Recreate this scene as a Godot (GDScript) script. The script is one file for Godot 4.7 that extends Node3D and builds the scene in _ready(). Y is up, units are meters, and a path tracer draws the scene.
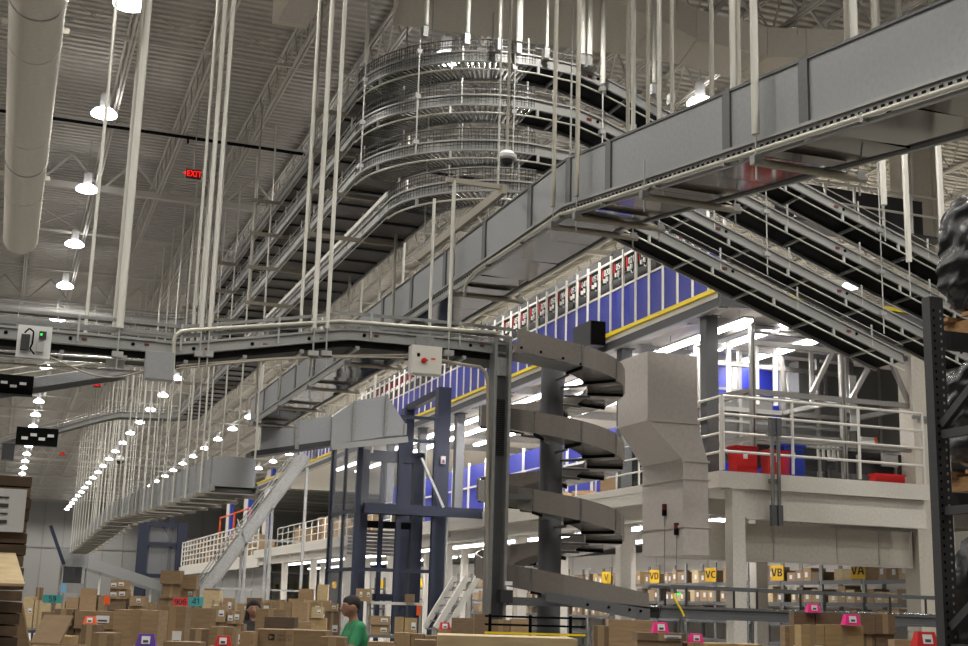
extends Node3D
# A fulfilment hall: overhead conveyors, spiral chute, mezzanine, lift cage and parcels.
# World: X right, Y up, depth D = -Z. All positions in metres.

const F := 1313.0
const PITCH := 0.21415
const YAW := 0.34393
const ROLL := 0.02847
const CAM_Y := 1.65

var M := {}
var taken := {}
var CR: Vector3
var CU: Vector3
var CF: Vector3
var rng := RandomNumberGenerator.new()
var unit_box: ArrayMesh
var unit_tube: ArrayMesh
var unit_tube12: ArrayMesh

class MB:
	var v := PackedVector3Array()
	var n := PackedVector3Array()
	func tri(a: Vector3, b: Vector3, c: Vector3, nn: Vector3) -> void:
		if (b - a).cross(c - a).dot(nn) > 0.0:
			v.append(a); v.append(c); v.append(b)
		else:
			v.append(a); v.append(b); v.append(c)
		n.append(nn); n.append(nn); n.append(nn)
	func quad(a: Vector3, b: Vector3, c: Vector3, d: Vector3, nn: Vector3) -> void:
		tri(a, b, c, nn); tri(a, c, d, nn)
	func quad_out(a: Vector3, b: Vector3, c: Vector3, d: Vector3, inside: Vector3) -> void:
		var nn := (c - a).cross(d - b).normalized()
		if nn.dot((a + b + c + d) * 0.25 - inside) < 0.0:
			nn = -nn
		quad(a, b, c, d, nn)
	func tri_s(a: Vector3, b: Vector3, c: Vector3, na: Vector3, nb: Vector3, nc: Vector3) -> void:
		if (b - a).cross(c - a).dot(na + nb + nc) > 0.0:
			v.append(a); v.append(c); v.append(b); n.append(na); n.append(nc); n.append(nb)
		else:
			v.append(a); v.append(b); v.append(c); n.append(na); n.append(nb); n.append(nc)
	func quad_s(a: Vector3, b: Vector3, c: Vector3, d: Vector3, na: Vector3, nb: Vector3, nc: Vector3, nd: Vector3) -> void:
		tri_s(a, b, c, na, nb, nc); tri_s(a, c, d, na, nc, nd)
	func box(c: Vector3, s: Vector3, b := Basis.IDENTITY) -> void:
		var x := b.x * s.x * 0.5
		var y := b.y * s.y * 0.5
		var z := b.z * s.z * 0.5
		quad(c + x + y + z, c + x - y + z, c + x - y - z, c + x + y - z, b.x)
		quad(c - x + y + z, c - x - y + z, c - x - y - z, c - x + y - z, -b.x)
		quad(c + x + y + z, c - x + y + z, c - x + y - z, c + x + y - z, b.y)
		quad(c + x - y + z, c - x - y + z, c - x - y - z, c + x - y - z, -b.y)
		quad(c + x + y + z, c - x + y + z, c - x - y + z, c + x - y + z, b.z)
		quad(c + x + y - z, c - x + y - z, c - x - y - z, c + x - y - z, -b.z)
	func hexa(p: Array) -> void: # 8 corners: bottom 0..3 round, top 4..7 round
		var c := Vector3.ZERO
		for q in p: c += q / 8.0
		quad_out(p[0], p[1], p[2], p[3], c); quad_out(p[4], p[5], p[6], p[7], c)
		for i in 4:
			var j := (i + 1) % 4
			quad_out(p[i], p[j], p[j + 4], p[i + 4], c)
	func beam(a: Vector3, b: Vector3, w: float, h: float, up := Vector3.UP) -> void:
		var t := (b - a).normalized()
		var r := t.cross(up)
		if r.length() < 0.001: r = t.cross(Vector3.RIGHT)
		r = r.normalized()
		var u := r.cross(t).normalized()
		box((a + b) * 0.5, Vector3(w, h, a.distance_to(b)), Basis(r, u, -t))
	func tube(a: Vector3, b: Vector3, r: float, k := 6, r2 := -1.0, caps := true) -> void:
		if r2 < 0.0: r2 = r
		var t := (b - a).normalized()
		var x := t.cross(Vector3.UP)
		if x.length() < 0.01: x = t.cross(Vector3.RIGHT)
		x = x.normalized()
		var y := x.cross(t)
		for i in k:
			var a0 := TAU * i / k
			var a1 := TAU * (i + 1) / k
			var d0 := x * cos(a0) + y * sin(a0)
			var d1 := x * cos(a1) + y * sin(a1)
			quad_s(a + d0 * r, b + d0 * r2, b + d1 * r2, a + d1 * r, d0, d0, d1, d1)
			if caps:
				tri(a, a + d0 * r, a + d1 * r, -t); tri(b, b + d0 * r2, b + d1 * r2, t)
	func pipe(p: Array, r: float, k := 6) -> void:
		for i in p.size() - 1:
			tube(p[i], p[i + 1], r, k)
	func lathe(c: Vector3, prof: Array, k := 12) -> void: # prof of Vector2(radius, height)
		for j in prof.size() - 1:
			var p: Vector2 = prof[j]
			var q: Vector2 = prof[j + 1]
			var sl := (q - p).normalized()
			var nr := sl.y
			var ny := -sl.x
			for i in k:
				var a0 := TAU * i / k
				var a1 := TAU * (i + 1) / k
				var d0 := Vector3(cos(a0), 0, sin(a0))
				var d1 := Vector3(cos(a1), 0, sin(a1))
				var n0 := (d0 * nr + Vector3.UP * ny).normalized()
				var n1 := (d1 * nr + Vector3.UP * ny).normalized()
				quad_s(c + d0 * p.x + Vector3.UP * p.y, c + d0 * q.x + Vector3.UP * q.y, c + d1 * q.x + Vector3.UP * q.y, c + d1 * p.x + Vector3.UP * p.y, n0, n0, n1, n1)
	# sweep a closed polygon (right, up) along a path
	func sweep(p: Array, prof: Array, level := true) -> void:
		var m := p.size()
		var k := prof.size()
		var fr := []
		for i in m:
			var t: Vector3
			if i == 0: t = p[1] - p[0]
			elif i == m - 1: t = p[i] - p[i - 1]
			else: t = (p[i] - p[i - 1]).normalized() + (p[i + 1] - p[i]).normalized()
			t = t.normalized()
			var r := t.cross(Vector3.UP).normalized()
			var u := Vector3.UP if level else r.cross(t).normalized()
			fr.append([r, u])
		var cp := Vector2.ZERO
		for q in prof: cp += q / k
		for i in m - 1:
			var A: Vector3 = p[i]
			var B: Vector3 = p[i + 1]
			var c: Vector3 = (A + B) * 0.5 + (fr[i][0] + fr[i + 1][0]) * 0.5 * cp.x + (fr[i][1] + fr[i + 1][1]) * 0.5 * cp.y
			for j in k:
				var q0: Vector2 = prof[j]
				var q1: Vector2 = prof[(j + 1) % k]
				var e := q1 - q0
				var n2 := Vector2(e.y, -e.x).normalized()
				var a: Vector3 = A + fr[i][0] * q0.x + fr[i][1] * q0.y
				var b: Vector3 = A + fr[i][0] * q1.x + fr[i][1] * q1.y
				var cc: Vector3 = B + fr[i + 1][0] * q1.x + fr[i + 1][1] * q1.y
				var d: Vector3 = B + fr[i + 1][0] * q0.x + fr[i + 1][1] * q0.y
				var nA: Vector3 = fr[i][0] * n2.x + fr[i][1] * n2.y
				var nB: Vector3 = fr[i + 1][0] * n2.x + fr[i + 1][1] * n2.y
				if j == 0 and k <= 4 and false: c = c
				quad_s(a, b, cc, d, nA, nA, nB, nB)
		for e in [0, m - 1]:
			var t2: Vector3 = (p[1] - p[0]) if e == 0 else (p[m - 1] - p[m - 2])
			var nn := -t2.normalized() if e == 0 else t2.normalized()
			for j in range(1, k - 1):
				var f: Array = fr[e]
				var P: Vector3 = p[e]
				tri(P + f[0] * prof[0].x + f[1] * prof[0].y, P + f[0] * prof[j].x + f[1] * prof[j].y, P + f[0] * prof[j + 1].x + f[1] * prof[j + 1].y, nn)
	func mesh() -> ArrayMesh:
		var m := ArrayMesh.new()
		var arr := []
		arr.resize(Mesh.ARRAY_MAX)
		arr[Mesh.ARRAY_VERTEX] = v
		arr[Mesh.ARRAY_NORMAL] = n
		m.add_surface_from_arrays(Mesh.PRIMITIVE_TRIANGLES, arr)
		return m

# ---------- naming, tagging, placing ----------
func V(x: float, y: float, d: float) -> Vector3:
	return Vector3(x, y, -d)

func numbered(called: String) -> String:
	if not taken.has(called):
		taken[called] = 0
		return called
	taken[called] += 1
	return "%s_%03d" % [called, taken[called]]

func thing(called: String, label: String, category: String, at := Vector3.ZERO, group := "", turn := 0.0) -> Node3D:
	var o := Node3D.new()
	o.name = numbered(called)
	add_child(o)
	o.position = at
	o.rotation.y = turn
	o.set_meta("label", label)
	o.set_meta("category", category)
	if group != "": o.set_meta("group", group)
	return o

func structure(called: String, at := Vector3.ZERO) -> Node3D:
	var o := Node3D.new()
	o.name = called
	add_child(o)
	o.position = at
	o.set_meta("kind", "structure")
	return o

func world_of(node: Node) -> Transform3D:
	var x := Transform3D()
	var q: Node = node
	while q != null and q != self:
		if q is Node3D: x = (q as Node3D).transform * x
		q = q.get_parent()
	return x

# a part whose mesh is given in world coordinates
func part(parent: Node, called: String, what, mat: Material) -> MeshInstance3D:
	var o := MeshInstance3D.new()
	o.name = called
	o.mesh = what.mesh() if what is MB else what
	o.material_override = mat
	parent.add_child(o, true)
	o.transform = world_of(parent).affine_inverse()
	return o

# a part whose mesh is given in the parent's own coordinates
func local(parent: Node, called: String, what, mat: Material, xf := Transform3D()) -> MeshInstance3D:
	var o := MeshInstance3D.new()
	o.name = called
	o.mesh = what.mesh() if what is MB else what
	o.material_override = mat
	parent.add_child(o, true)
	o.transform = xf
	return o

func block(parent: Node, called: String, c: Vector3, s: Vector3, mat: Material, b := Basis.IDENTITY) -> MeshInstance3D:
	return local(parent, called, unit_box, mat, world_of(parent).affine_inverse() * Transform3D(Basis(b.x * s.x, b.y * s.y, b.z * s.z), c))

func lblock(parent: Node, called: String, c: Vector3, s: Vector3, mat: Material, b := Basis.IDENTITY) -> MeshInstance3D:
	return local(parent, called, unit_box, mat, Transform3D(Basis(b.x * s.x, b.y * s.y, b.z * s.z), c))

# a sub-part: placed in the coordinates of the part's own parent, hung under the part
func sub(pt: MeshInstance3D, called: String, c: Vector3, s: Vector3, mat_: Material, b := Basis.IDENTITY) -> MeshInstance3D:
	return local(pt, called, unit_box, mat_, pt.transform.affine_inverse() * Transform3D(Basis(b.x * s.x, b.y * s.y, b.z * s.z), c))

func axis_xf(a: Vector3, b: Vector3, r: float, r2 := -1.0) -> Transform3D:
	if r2 < 0.0: r2 = r
	var t := b - a
	var x := t.cross(Vector3.RIGHT)
	if x.length() < 0.001: x = t.cross(Vector3.FORWARD)
	x = x.normalized()
	var z := x.cross(t).normalized()
	return Transform3D(Basis(x * r, t, z * r2), (a + b) * 0.5)

func rod(parent: Node, called: String, a: Vector3, b: Vector3, r: float, mat: Material) -> MeshInstance3D:
	return local(parent, called, unit_tube, mat, world_of(parent).affine_inverse() * axis_xf(a, b, r))

func bar(parent: Node, called: String, a: Vector3, b: Vector3, w: float, h: float, mat: Material, up := Vector3.UP) -> MeshInstance3D:
	var t := (b - a).normalized()
	var r := t.cross(up)
	if r.length() < 0.001: r = t.cross(Vector3.RIGHT)
	r = r.normalized()
	var u := r.cross(t).normalized()
	return block(parent, called, (a + b) * 0.5, Vector3(w, h, a.distance_to(b)), mat, Basis(r, u, -t))

# a pixel and a known plane give a point
func ray(px: float, py: float) -> Vector3:
	return CR * ((px - 484.0) / F) + CU * ((323.0 - py) / F) + CF
func at_x(px: float, py: float, x: float) -> Vector3:
	var d := ray(px, py)
	return Vector3(0, CAM_Y, 0) + d * (x / d.x)
func at_d(px: float, py: float, dd: float) -> Vector3:
	var d := ray(px, py)
	return Vector3(0, CAM_Y, 0) + d * (-dd / d.z)
func at_y(px: float, py: float, y: float) -> Vector3:
	var d := ray(px, py)
	return Vector3(0, CAM_Y, 0) + d * ((y - CAM_Y) / d.y)
func at_c(px: float, py: float, c: float) -> Vector3:
	return Vector3(0, CAM_Y, 0) + ray(px, py) * c

# ---------- materials ----------
func noise_tex(sd: int, freq: float, lo: Color, hi: Color, size := 256, oct := 4, sx := 1.0, sy := 1.0) -> ImageTexture:
	var nz := FastNoiseLite.new()
	nz.seed = sd
	nz.frequency = freq
	nz.fractal_octaves = oct
	nz.noise_type = FastNoiseLite.TYPE_SIMPLEX_SMOOTH
	var im := Image.create(size, size, true, Image.FORMAT_RGB8)
	for y in size:
		for x in size:
			# wrap by blending four samples
			var fx := float(x) / size
			var fy := float(y) / size
			var a := nz.get_noise_2d(x * sx, y * sy)
			var b := nz.get_noise_2d((x - size) * sx, y * sy)
			var c := nz.get_noise_2d(x * sx, (y - size) * sy)
			var d := nz.get_noise_2d((x - size) * sx, (y - size) * sy)
			var q := lerpf(lerpf(a, b, fx), lerpf(c, d, fx), fy)
			im.set_pixel(x, y, lo.lerp(hi, clampf(q * 0.9 + 0.5, 0, 1)))
	im.generate_mipmaps()
	return ImageTexture.create_from_image(im)

var T := {}
func mat(c: Color, rough := 0.6, metal := 0.0, tex := "", scale := 1.0) -> StandardMaterial3D:
	var m := StandardMaterial3D.new()
	m.albedo_color = c
	m.roughness = rough
	m.metallic = metal
	if tex != "":
		m.albedo_texture = T[tex]
		m.uv1_triplanar = true
		m.uv1_world_triplanar = true
		m.uv1_scale = Vector3.ONE * scale
	return m

func glow(c: Color, e: float) -> StandardMaterial3D:
	var m := StandardMaterial3D.new()
	m.albedo_color = c
	m.emission_enabled = true
	m.emission = c
	m.emission_energy_multiplier = e
	return m

func make_materials() -> void:
	T.fine = noise_tex(1, 0.06, Color(0.93, 0.93, 0.93), Color(1, 1, 1), 256, 4)
	T.blotch = noise_tex(2, 0.02, Color(0.87, 0.87, 0.865), Color(1, 1, 1), 256, 5)
	T.brush = noise_tex(3, 0.05, Color(0.8, 0.8, 0.8), Color(1, 1, 1), 256, 3, 0.25, 3.0)
	T.card = noise_tex(4, 0.05, Color(0.84, 0.82, 0.78), Color(1, 1, 1), 256, 5, 0.4, 2.0)
	M.galv = mat(Color(0.56, 0.56, 0.55), 0.42, 0.55, "blotch", 1.3)
	M.galv_light = mat(Color(0.68, 0.68, 0.67), 0.42, 0.4, "blotch", 1.1)
	M.panel_grey = mat(Color(0.56, 0.565, 0.57), 0.5, 0.15, "fine", 0.8)
	M.channel = mat(Color(0.58, 0.58, 0.565), 0.42, 0.25, "fine", 2.0)
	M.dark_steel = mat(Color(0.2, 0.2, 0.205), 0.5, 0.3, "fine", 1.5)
	M.black = mat(Color(0.05, 0.05, 0.05), 0.6)
	M.belly = mat(Color(0.38, 0.375, 0.37), 0.07, 0.9)
	M.bed = mat(Color(0.13, 0.127, 0.12), 0.45, 0.1, "blotch", 0.7)
	M.bed_brown = mat(Color(0.34, 0.32, 0.29), 0.45, 0.2, "blotch", 0.9)
	for q in [M.bed, M.black]: q.metallic_specular = 0.15
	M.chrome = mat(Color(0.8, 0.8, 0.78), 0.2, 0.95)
	M.roller = mat(Color(0.5, 0.495, 0.48), 0.18, 0.92)
	M.rod_white = mat(Color(0.78, 0.77, 0.73), 0.5, 0.05)
	M.rod_beige = mat(Color(0.62, 0.6, 0.55), 0.55, 0.05)
	M.rod_thin = mat(Color(0.66, 0.66, 0.64), 0.4, 0.4)
	M.conduit = mat(Color(0.74, 0.73, 0.68), 0.35, 0.4)
	M.strut = mat(Color(0.6, 0.57, 0.51), 0.55, 0.1, "fine", 1.0)
	M.stainless = mat(Color(0.64, 0.61, 0.58), 0.22, 0.6, "fine", 0.8)
	M.stainless_in = M.stainless
	M.frame_grey = mat(Color(0.36, 0.365, 0.37), 0.5, 0.25, "fine", 1.0)
	M.white_paint = mat(Color(0.83, 0.81, 0.77), 0.55, 0.0, "fine", 0.7)
	M.white_steel = mat(Color(0.8, 0.79, 0.76), 0.5, 0.05)
	M.duct = mat(Color(0.76, 0.73, 0.7), 0.5, 0.1, "fine", 0.4)
	M.duct_white = mat(Color(0.79, 0.765, 0.71), 0.6, 0.0, "fine", 0.6)
	M.ceiling = mat(Color(0.72, 0.705, 0.67), 0.7, 0.0, "blotch", 0.25)
	M.ceil_steel = mat(Color(0.74, 0.725, 0.69), 0.6, 0.0)
	M.floor = mat(Color(0.53, 0.52, 0.505), 0.45, 0.0, "blotch", 0.3)
	M.wall = mat(Color(0.64, 0.635, 0.62), 0.65, 0.0, "fine", 0.3)
	M.wall_rib = mat(Color(0.56, 0.555, 0.54), 0.65, 0.0)
	M.blue = mat(Color(0.12, 0.16, 0.55), 0.4, 0.0, "fine", 0.5)
	M.yellow = mat(Color(0.87, 0.77, 0.05), 0.5)
	M.sign_yellow = mat(Color(0.8, 0.64, 0.03), 0.6)
	M.ink = mat(Color(0.06, 0.06, 0.06), 0.6)
	M.navy = mat(Color(0.13, 0.155, 0.23), 0.45, 0.2, "fine", 1.0)
	M.alu = mat(Color(0.55, 0.54, 0.52), 0.45, 0.3, "fine", 2.0)
	M.grey_board = mat(Color(0.4, 0.4, 0.39), 0.5, 0.1, "fine", 0.8)
	M.red = mat(Color(0.72, 0.08, 0.08), 0.45)
	M.red_dark = mat(Color(0.34, 0.06, 0.06), 0.4)
	M.bin_blue = mat(Color(0.06, 0.17, 0.55), 0.45)
	M.orange = mat(Color(0.85, 0.33, 0.1), 0.5)
	M.pink = mat(Color(0.88, 0.12, 0.5), 0.45)
	M.purple = mat(Color(0.33, 0.18, 0.55), 0.45)
	M.teal = mat(Color(0.25, 0.6, 0.6), 0.5)
	M.sign_red = mat(Color(0.8, 0.25, 0.25), 0.5)
	M.paper = mat(Color(0.82, 0.82, 0.81), 0.7)
	M.print = mat(Color(0.25, 0.25, 0.26), 0.7)
	M.tape = mat(Color(0.58, 0.49, 0.37), 0.35)
	M.box_a = mat(Color(0.64, 0.54, 0.415), 0.75, 0.0, "card", 1.2)
	M.box_b = mat(Color(0.56, 0.465, 0.35), 0.75, 0.0, "card", 1.0)
	M.box_c = mat(Color(0.48, 0.395, 0.305), 0.75, 0.0, "card", 1.4)
	M.box_d = mat(Color(0.67, 0.57, 0.4), 0.75, 0.0, "card", 0.9)
	M.box_e = mat(Color(0.76, 0.68, 0.53), 0.75, 0.0, "card", 0.9)
	M.box_f = mat(Color(0.36, 0.29, 0.22), 0.75, 0.0, "card", 0.9)
	M.wood = mat(Color(0.62, 0.47, 0.3), 0.7, 0.0, "card", 2.0)
	M.wrap = mat(Color(0.035, 0.035, 0.035), 0.22, 0.0)
	M.rack = mat(Color(0.235, 0.235, 0.235), 0.55, 0.2, "fine", 2.0)
	M.table = mat(Color(0.5, 0.5, 0.49), 0.5, 0.3)
	M.clear = mat(Color(0.75, 0.75, 0.75, 0.45), 0.2)
	M.clear.transparency = BaseMaterial3D.TRANSPARENCY_ALPHA
	M.mesh_pane = mat(Color(0.5, 0.51, 0.53, 0.3), 0.4)
	M.mesh_pane.transparency = BaseMaterial3D.TRANSPARENCY_ALPHA
	M.lamp = glow(Color(1.0, 0.985, 0.99), 14.0)
	M.tube_glow = glow(Color(1.0, 0.99, 1.0), 8.0)
	M.exit_glow = glow(Color(1.0, 0.1, 0.07), 1.6)
	M.green_glow = glow(Color(0.15, 1.0, 0.35), 1.5)
	M.white_plastic = mat(Color(0.8, 0.8, 0.79), 0.4)
	M.light_blue = mat(Color(0.42, 0.62, 0.74), 0.5)
	M.skin = mat(Color(0.62, 0.42, 0.32), 0.6)
	M.skin.subsurf_scatter_enabled = true
	M.skin.subsurf_scatter_strength = 0.1
	M.hair = mat(Color(0.06, 0.045, 0.035), 0.85)
	M.vc = mat(Color(1, 1, 1), 0.75)
	M.vc.vertex_color_use_as_albedo = true

func unit_meshes() -> void:
	var b := MB.new(); b.box(Vector3.ZERO, Vector3.ONE); unit_box = b.mesh()
	var t := MB.new(); t.tube(Vector3(0, -0.5, 0), Vector3(0, 0.5, 0), 1.0, 8); unit_tube = t.mesh()
	var t2 := MB.new(); t2.tube(Vector3(0, -0.5, 0), Vector3(0, 0.5, 0), 1.0, 14); unit_tube12 = t2.mesh()

# ---------- camera, light ----------
const LAMP_E := 43.0
const TUBE_E := 12.0
const EXPO := 1.0

func setup_view() -> void:
	CF = Vector3(sin(YAW) * cos(PITCH), sin(PITCH), -cos(YAW) * cos(PITCH))
	var r0 := Vector3(cos(YAW), 0, sin(YAW))
	var u0 := Vector3(-sin(YAW) * sin(PITCH), cos(PITCH), cos(YAW) * sin(PITCH))
	CR = r0 * cos(ROLL) + u0 * sin(ROLL)
	CU = -r0 * sin(ROLL) + u0 * cos(ROLL)
	var cam := Camera3D.new()
	cam.name = "camera"
	cam.transform = Transform3D(Basis(CR, CU, -CF), Vector3(0, CAM_Y, 0))
	cam.fov = rad_to_deg(2.0 * atan(323.0 / F))
	cam.near = 0.05
	cam.far = 600.0
	cam.current = true
	add_child(cam)
	var we := WorldEnvironment.new()
	we.name = "world_environment"
	var e := Environment.new()
	e.background_mode = Environment.BG_COLOR
	e.background_color = Color(0, 0, 0)
	e.tonemap_mode = Environment.TONE_MAPPER_LINEAR
	e.tonemap_exposure = EXPO
	e.sdfgi_enabled = true
	e.ssao_enabled = true
	e.ssil_enabled = true
	we.environment = e
	add_child(we)

# ---------- room shell ----------
func build_shell() -> void:
	var fl := structure("floor")
	block(fl, "slab", V(12, -0.15, 95), Vector3(96, 0.3, 250), M.floor)
	var ce := structure("ceiling", V(12, 16.2, 95))
	# ribbed steel deck, ribs run across the hall
	var dk := MB.new()
	var x0 := -36.0
	var x1 := 60.0
	var d := -30.0
	while d < 220.0:
		var st := [[0.0, 16.2], [0.09, 16.2], [0.12, 16.12], [0.27, 16.12], [0.3, 16.2]]
		if d > 110.0: st = [[0.0, 16.2], [0.18, 16.2], [0.24, 16.12], [0.54, 16.12], [0.6, 16.2]]
		for i in 4:
			var a: Array = st[i]
			var b: Array = st[i + 1]
			var p := V(x0, a[1], d + a[0])
			var q := V(x1, a[1], d + a[0])
			var r := V(x1, b[1], d + b[0])
			var s := V(x0, b[1], d + b[0])
			var nn := (q - p).cross(r - q).normalized()
			if nn.y > 0: nn = -nn
			dk.quad(p, q, r, s, nn)
		d += 0.3 if d <= 110.0 else 0.6
	part(ce, "deck", dk, M.ceiling)
	block(ce, "roof_slab", V(12, 16.4, 95), Vector3(96, 0.3, 250), M.ceiling)
	# open web joists along the hall
	var jx := -8.15
	while jx < 30.0:
		var j := MB.new()
		var a := V(jx, 15.0, -10)
		var b := V(jx, 15.0, 170)
		for s in [-0.045, 0.045]:
			j.beam(a + Vector3(s, 0, 0), b + Vector3(s, 0, 0), 0.05, 0.08)
			j.beam(a + Vector3(s, 1.0, 0), b + Vector3(s, 1.0, 0), 0.05, 0.08)
		var dd := -10.0
		while dd < 110.0:
			j.beam(V(jx, 15.0, dd), V(jx, 16.0, dd + 0.6), 0.035, 0.035, Vector3.RIGHT)
			j.beam(V(jx, 16.0, dd + 0.6), V(jx, 15.0, dd + 1.2), 0.035, 0.035, Vector3.RIGHT)
			dd += 1.2
		part(ce, "joist", j, M.ceil_steel)
		jx += 2.0
	# girders and bridging across the hall
	var gd := 6.2
	var gi := 0
	while gd < 200.0:
		var g := MB.new()
		if gi % 3 == 0:
			g.beam(V(x0, 14.85, gd), V(x1, 14.85, gd), 0.16, 0.05)
			g.beam(V(x0, 14.95, gd), V(x1, 14.95, gd), 0.05, 0.2)
			var gx := -12.0
			while gx < 34.0:
				g.beam(V(gx, 14.9, gd), V(gx + 1.0, 16.0, gd), 0.07, 0.07, Vector3.BACK)
				g.beam(V(gx + 1.0, 16.0, gd), V(gx + 2.0, 14.9, gd), 0.07, 0.07, Vector3.BACK)
				gx += 2.0
		else:
			g.beam(V(x0, 15.0, gd), V(x1, 15.0, gd), 0.07, 0.07)
			if gd < 80.0:
				var bx := -8.15
				while bx < 30.0:
					g.tube(V(bx, 15.0, gd), V(bx + 2, 16.0, gd), 0.015, 4)
					g.tube(V(bx, 16.0, gd), V(bx + 2, 15.0, gd), 0.015, 4)
					bx += 2.0
		part(ce, "girder", g, M.ceil_steel)
		gd += 6.25
		gi += 1
	# walls
	var wf := structure("wall_far")
	block(wf, "panel_sheet", V(12, 8, 214.15), Vector3(96, 16.4, 0.3), M.wall)
	var wx := -6.0
	while wx < 36.0:
		block(wf, "panel_joint", V(wx, 8, 213.95), Vector3(0.18, 16, 0.1), M.wall_rib)
		wx += 3.0
	block(wf, "girt", V(12, 9.0, 213.9), Vector3(90, 0.25, 0.15), M.wall_rib)
	var wl := structure("wall_left")
	block(wl, "panel_sheet", V(-36.15, 8, 95), Vector3(0.3, 16.4, 250), M.wall)
	var wr := structure("wall_right")
	block(wr, "panel_sheet", V(60.15, 8, 95), Vector3(0.3, 16.4, 250), M.wall)
	var wb := structure("wall_back")
	block(wb, "panel_sheet", V(12, 8, -30.15), Vector3(96, 16.4, 0.3), M.wall)
	# dark fire line under the joists
	var sp := thing("sprinkler_pipe", "thin black sprinkler pipe running across under the ceiling joists", "pipe", V(12, 14.9, 37.5))
	rod(sp, "pipe_run", V(-10, 14.88, 37.3), V(32, 14.88, 37.3), 0.05, M.black)
	for i in 10:
		rod(sp, "drop_head", V(-8 + i * 4.0, 14.88, 37.3), V(-8 + i * 4.0, 14.7, 37.3), 0.03, M.black)

func lamp_meshes() -> Dictionary:
	var h := MB.new()
	h.lathe(Vector3.ZERO, [Vector2(0.02, 0.62), Vector2(0.11, 0.6), Vector2(0.13, 0.55), Vector2(0.13, 0.2), Vector2(0.17, 0.16)], 14)
	var s := MB.new()
	s.lathe(Vector3.ZERO, [Vector2(0.16, 0.17), Vector2(0.25, 0.13), Vector2(0.33, 0.05), Vector2(0.35, 0.02)], 18)
	var l := MB.new()
	l.lathe(Vector3.ZERO, [Vector2(0.35, 0.02), Vector2(0.34, -0.03), Vector2(0.24, -0.07), Vector2(0.001, -0.085)], 18)
	return {h = h.mesh(), s = s.mesh(), l = l.mesh()}

func build_lamps() -> void:
	var lm := lamp_meshes()
	var cols := [-13.2, -5.85, 1.5, 8.87, 15.75, 23.1, 30.5]
	for ci in cols.size():
		var row := -3
		while row < 27:
			var d := 28.0 + (row - 1) * 7.2
			row += 1
			if d > 150.0 and (ci < 2 or ci > 4): continue
			if ci == 5 and absf(d - 28.0) < 1.0: continue
			var p := V(cols[ci], 14.45, d)
			var o := thing("high_bay_lamp", "glowing high bay pendant lamp hanging from the ceiling joists", "lamp", p, "high bay pendant lamps in rows under the ceiling")
			local(o, "housing", lm.h, M.white_plastic)
			local(o, "reflector", lm.s, M.lamp)
			local(o, "lens", lm.l, M.lamp)
			rod(o, "cord", p + Vector3(0, 0.6, 0), p + Vector3(0, 1.72, 0), 0.012, M.rod_thin)
			var li := SpotLight3D.new()
			li.name = "light"
			li.light_energy = LAMP_E
			li.light_color = Color(1.0, 0.985, 0.96)
			li.spot_range = 60.0
			li.spot_attenuation = 2.0
			li.spot_angle = 80.0
			li.spot_angle_attenuation = 0.6
			li.rotation.x = -PI / 2
			li.light_size = 0.3
			li.shadow_enabled = true
			li.position = Vector3(0, -0.12, 0)
			o.add_child(li)

func exit_sign(p: Vector3, big: bool) -> void:
	var o := thing("exit_sign", "small lit red exit sign hanging below the ceiling" if big else "distant lit red exit sign hanging below the ceiling", "sign", p, "" if big else "distant exit signs")
	block(o, "housing", p, Vector3(0.42, 0.26, 0.06), M.dark_steel)
	rod(o, "stem", p + Vector3(0, 0.12, 0), Vector3(p.x, 16.1, p.z), 0.012, M.rod_thin)
	var tm := TextMesh.new()
	tm.text = "EXIT"
	var sf := SystemFont.new()
	sf.font_names = PackedStringArray(["Droid Sans"])
	tm.font = sf
	tm.font_size = 20
	tm.pixel_size = 0.0105
	tm.depth = 0.02
	local(o, "lettering", tm, M.exit_glow, Transform3D(Basis(), Vector3(0.01, 0, 0.045)))
	if big:
		var ar := MB.new()
		ar.tri(Vector3(-0.29, 0, 0.05), Vector3(-0.22, 0.05, 0.05), Vector3(-0.22, -0.05, 0.05), Vector3(0, 0, 1))
		local(o, "arrow", ar, M.exit_glow)

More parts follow.
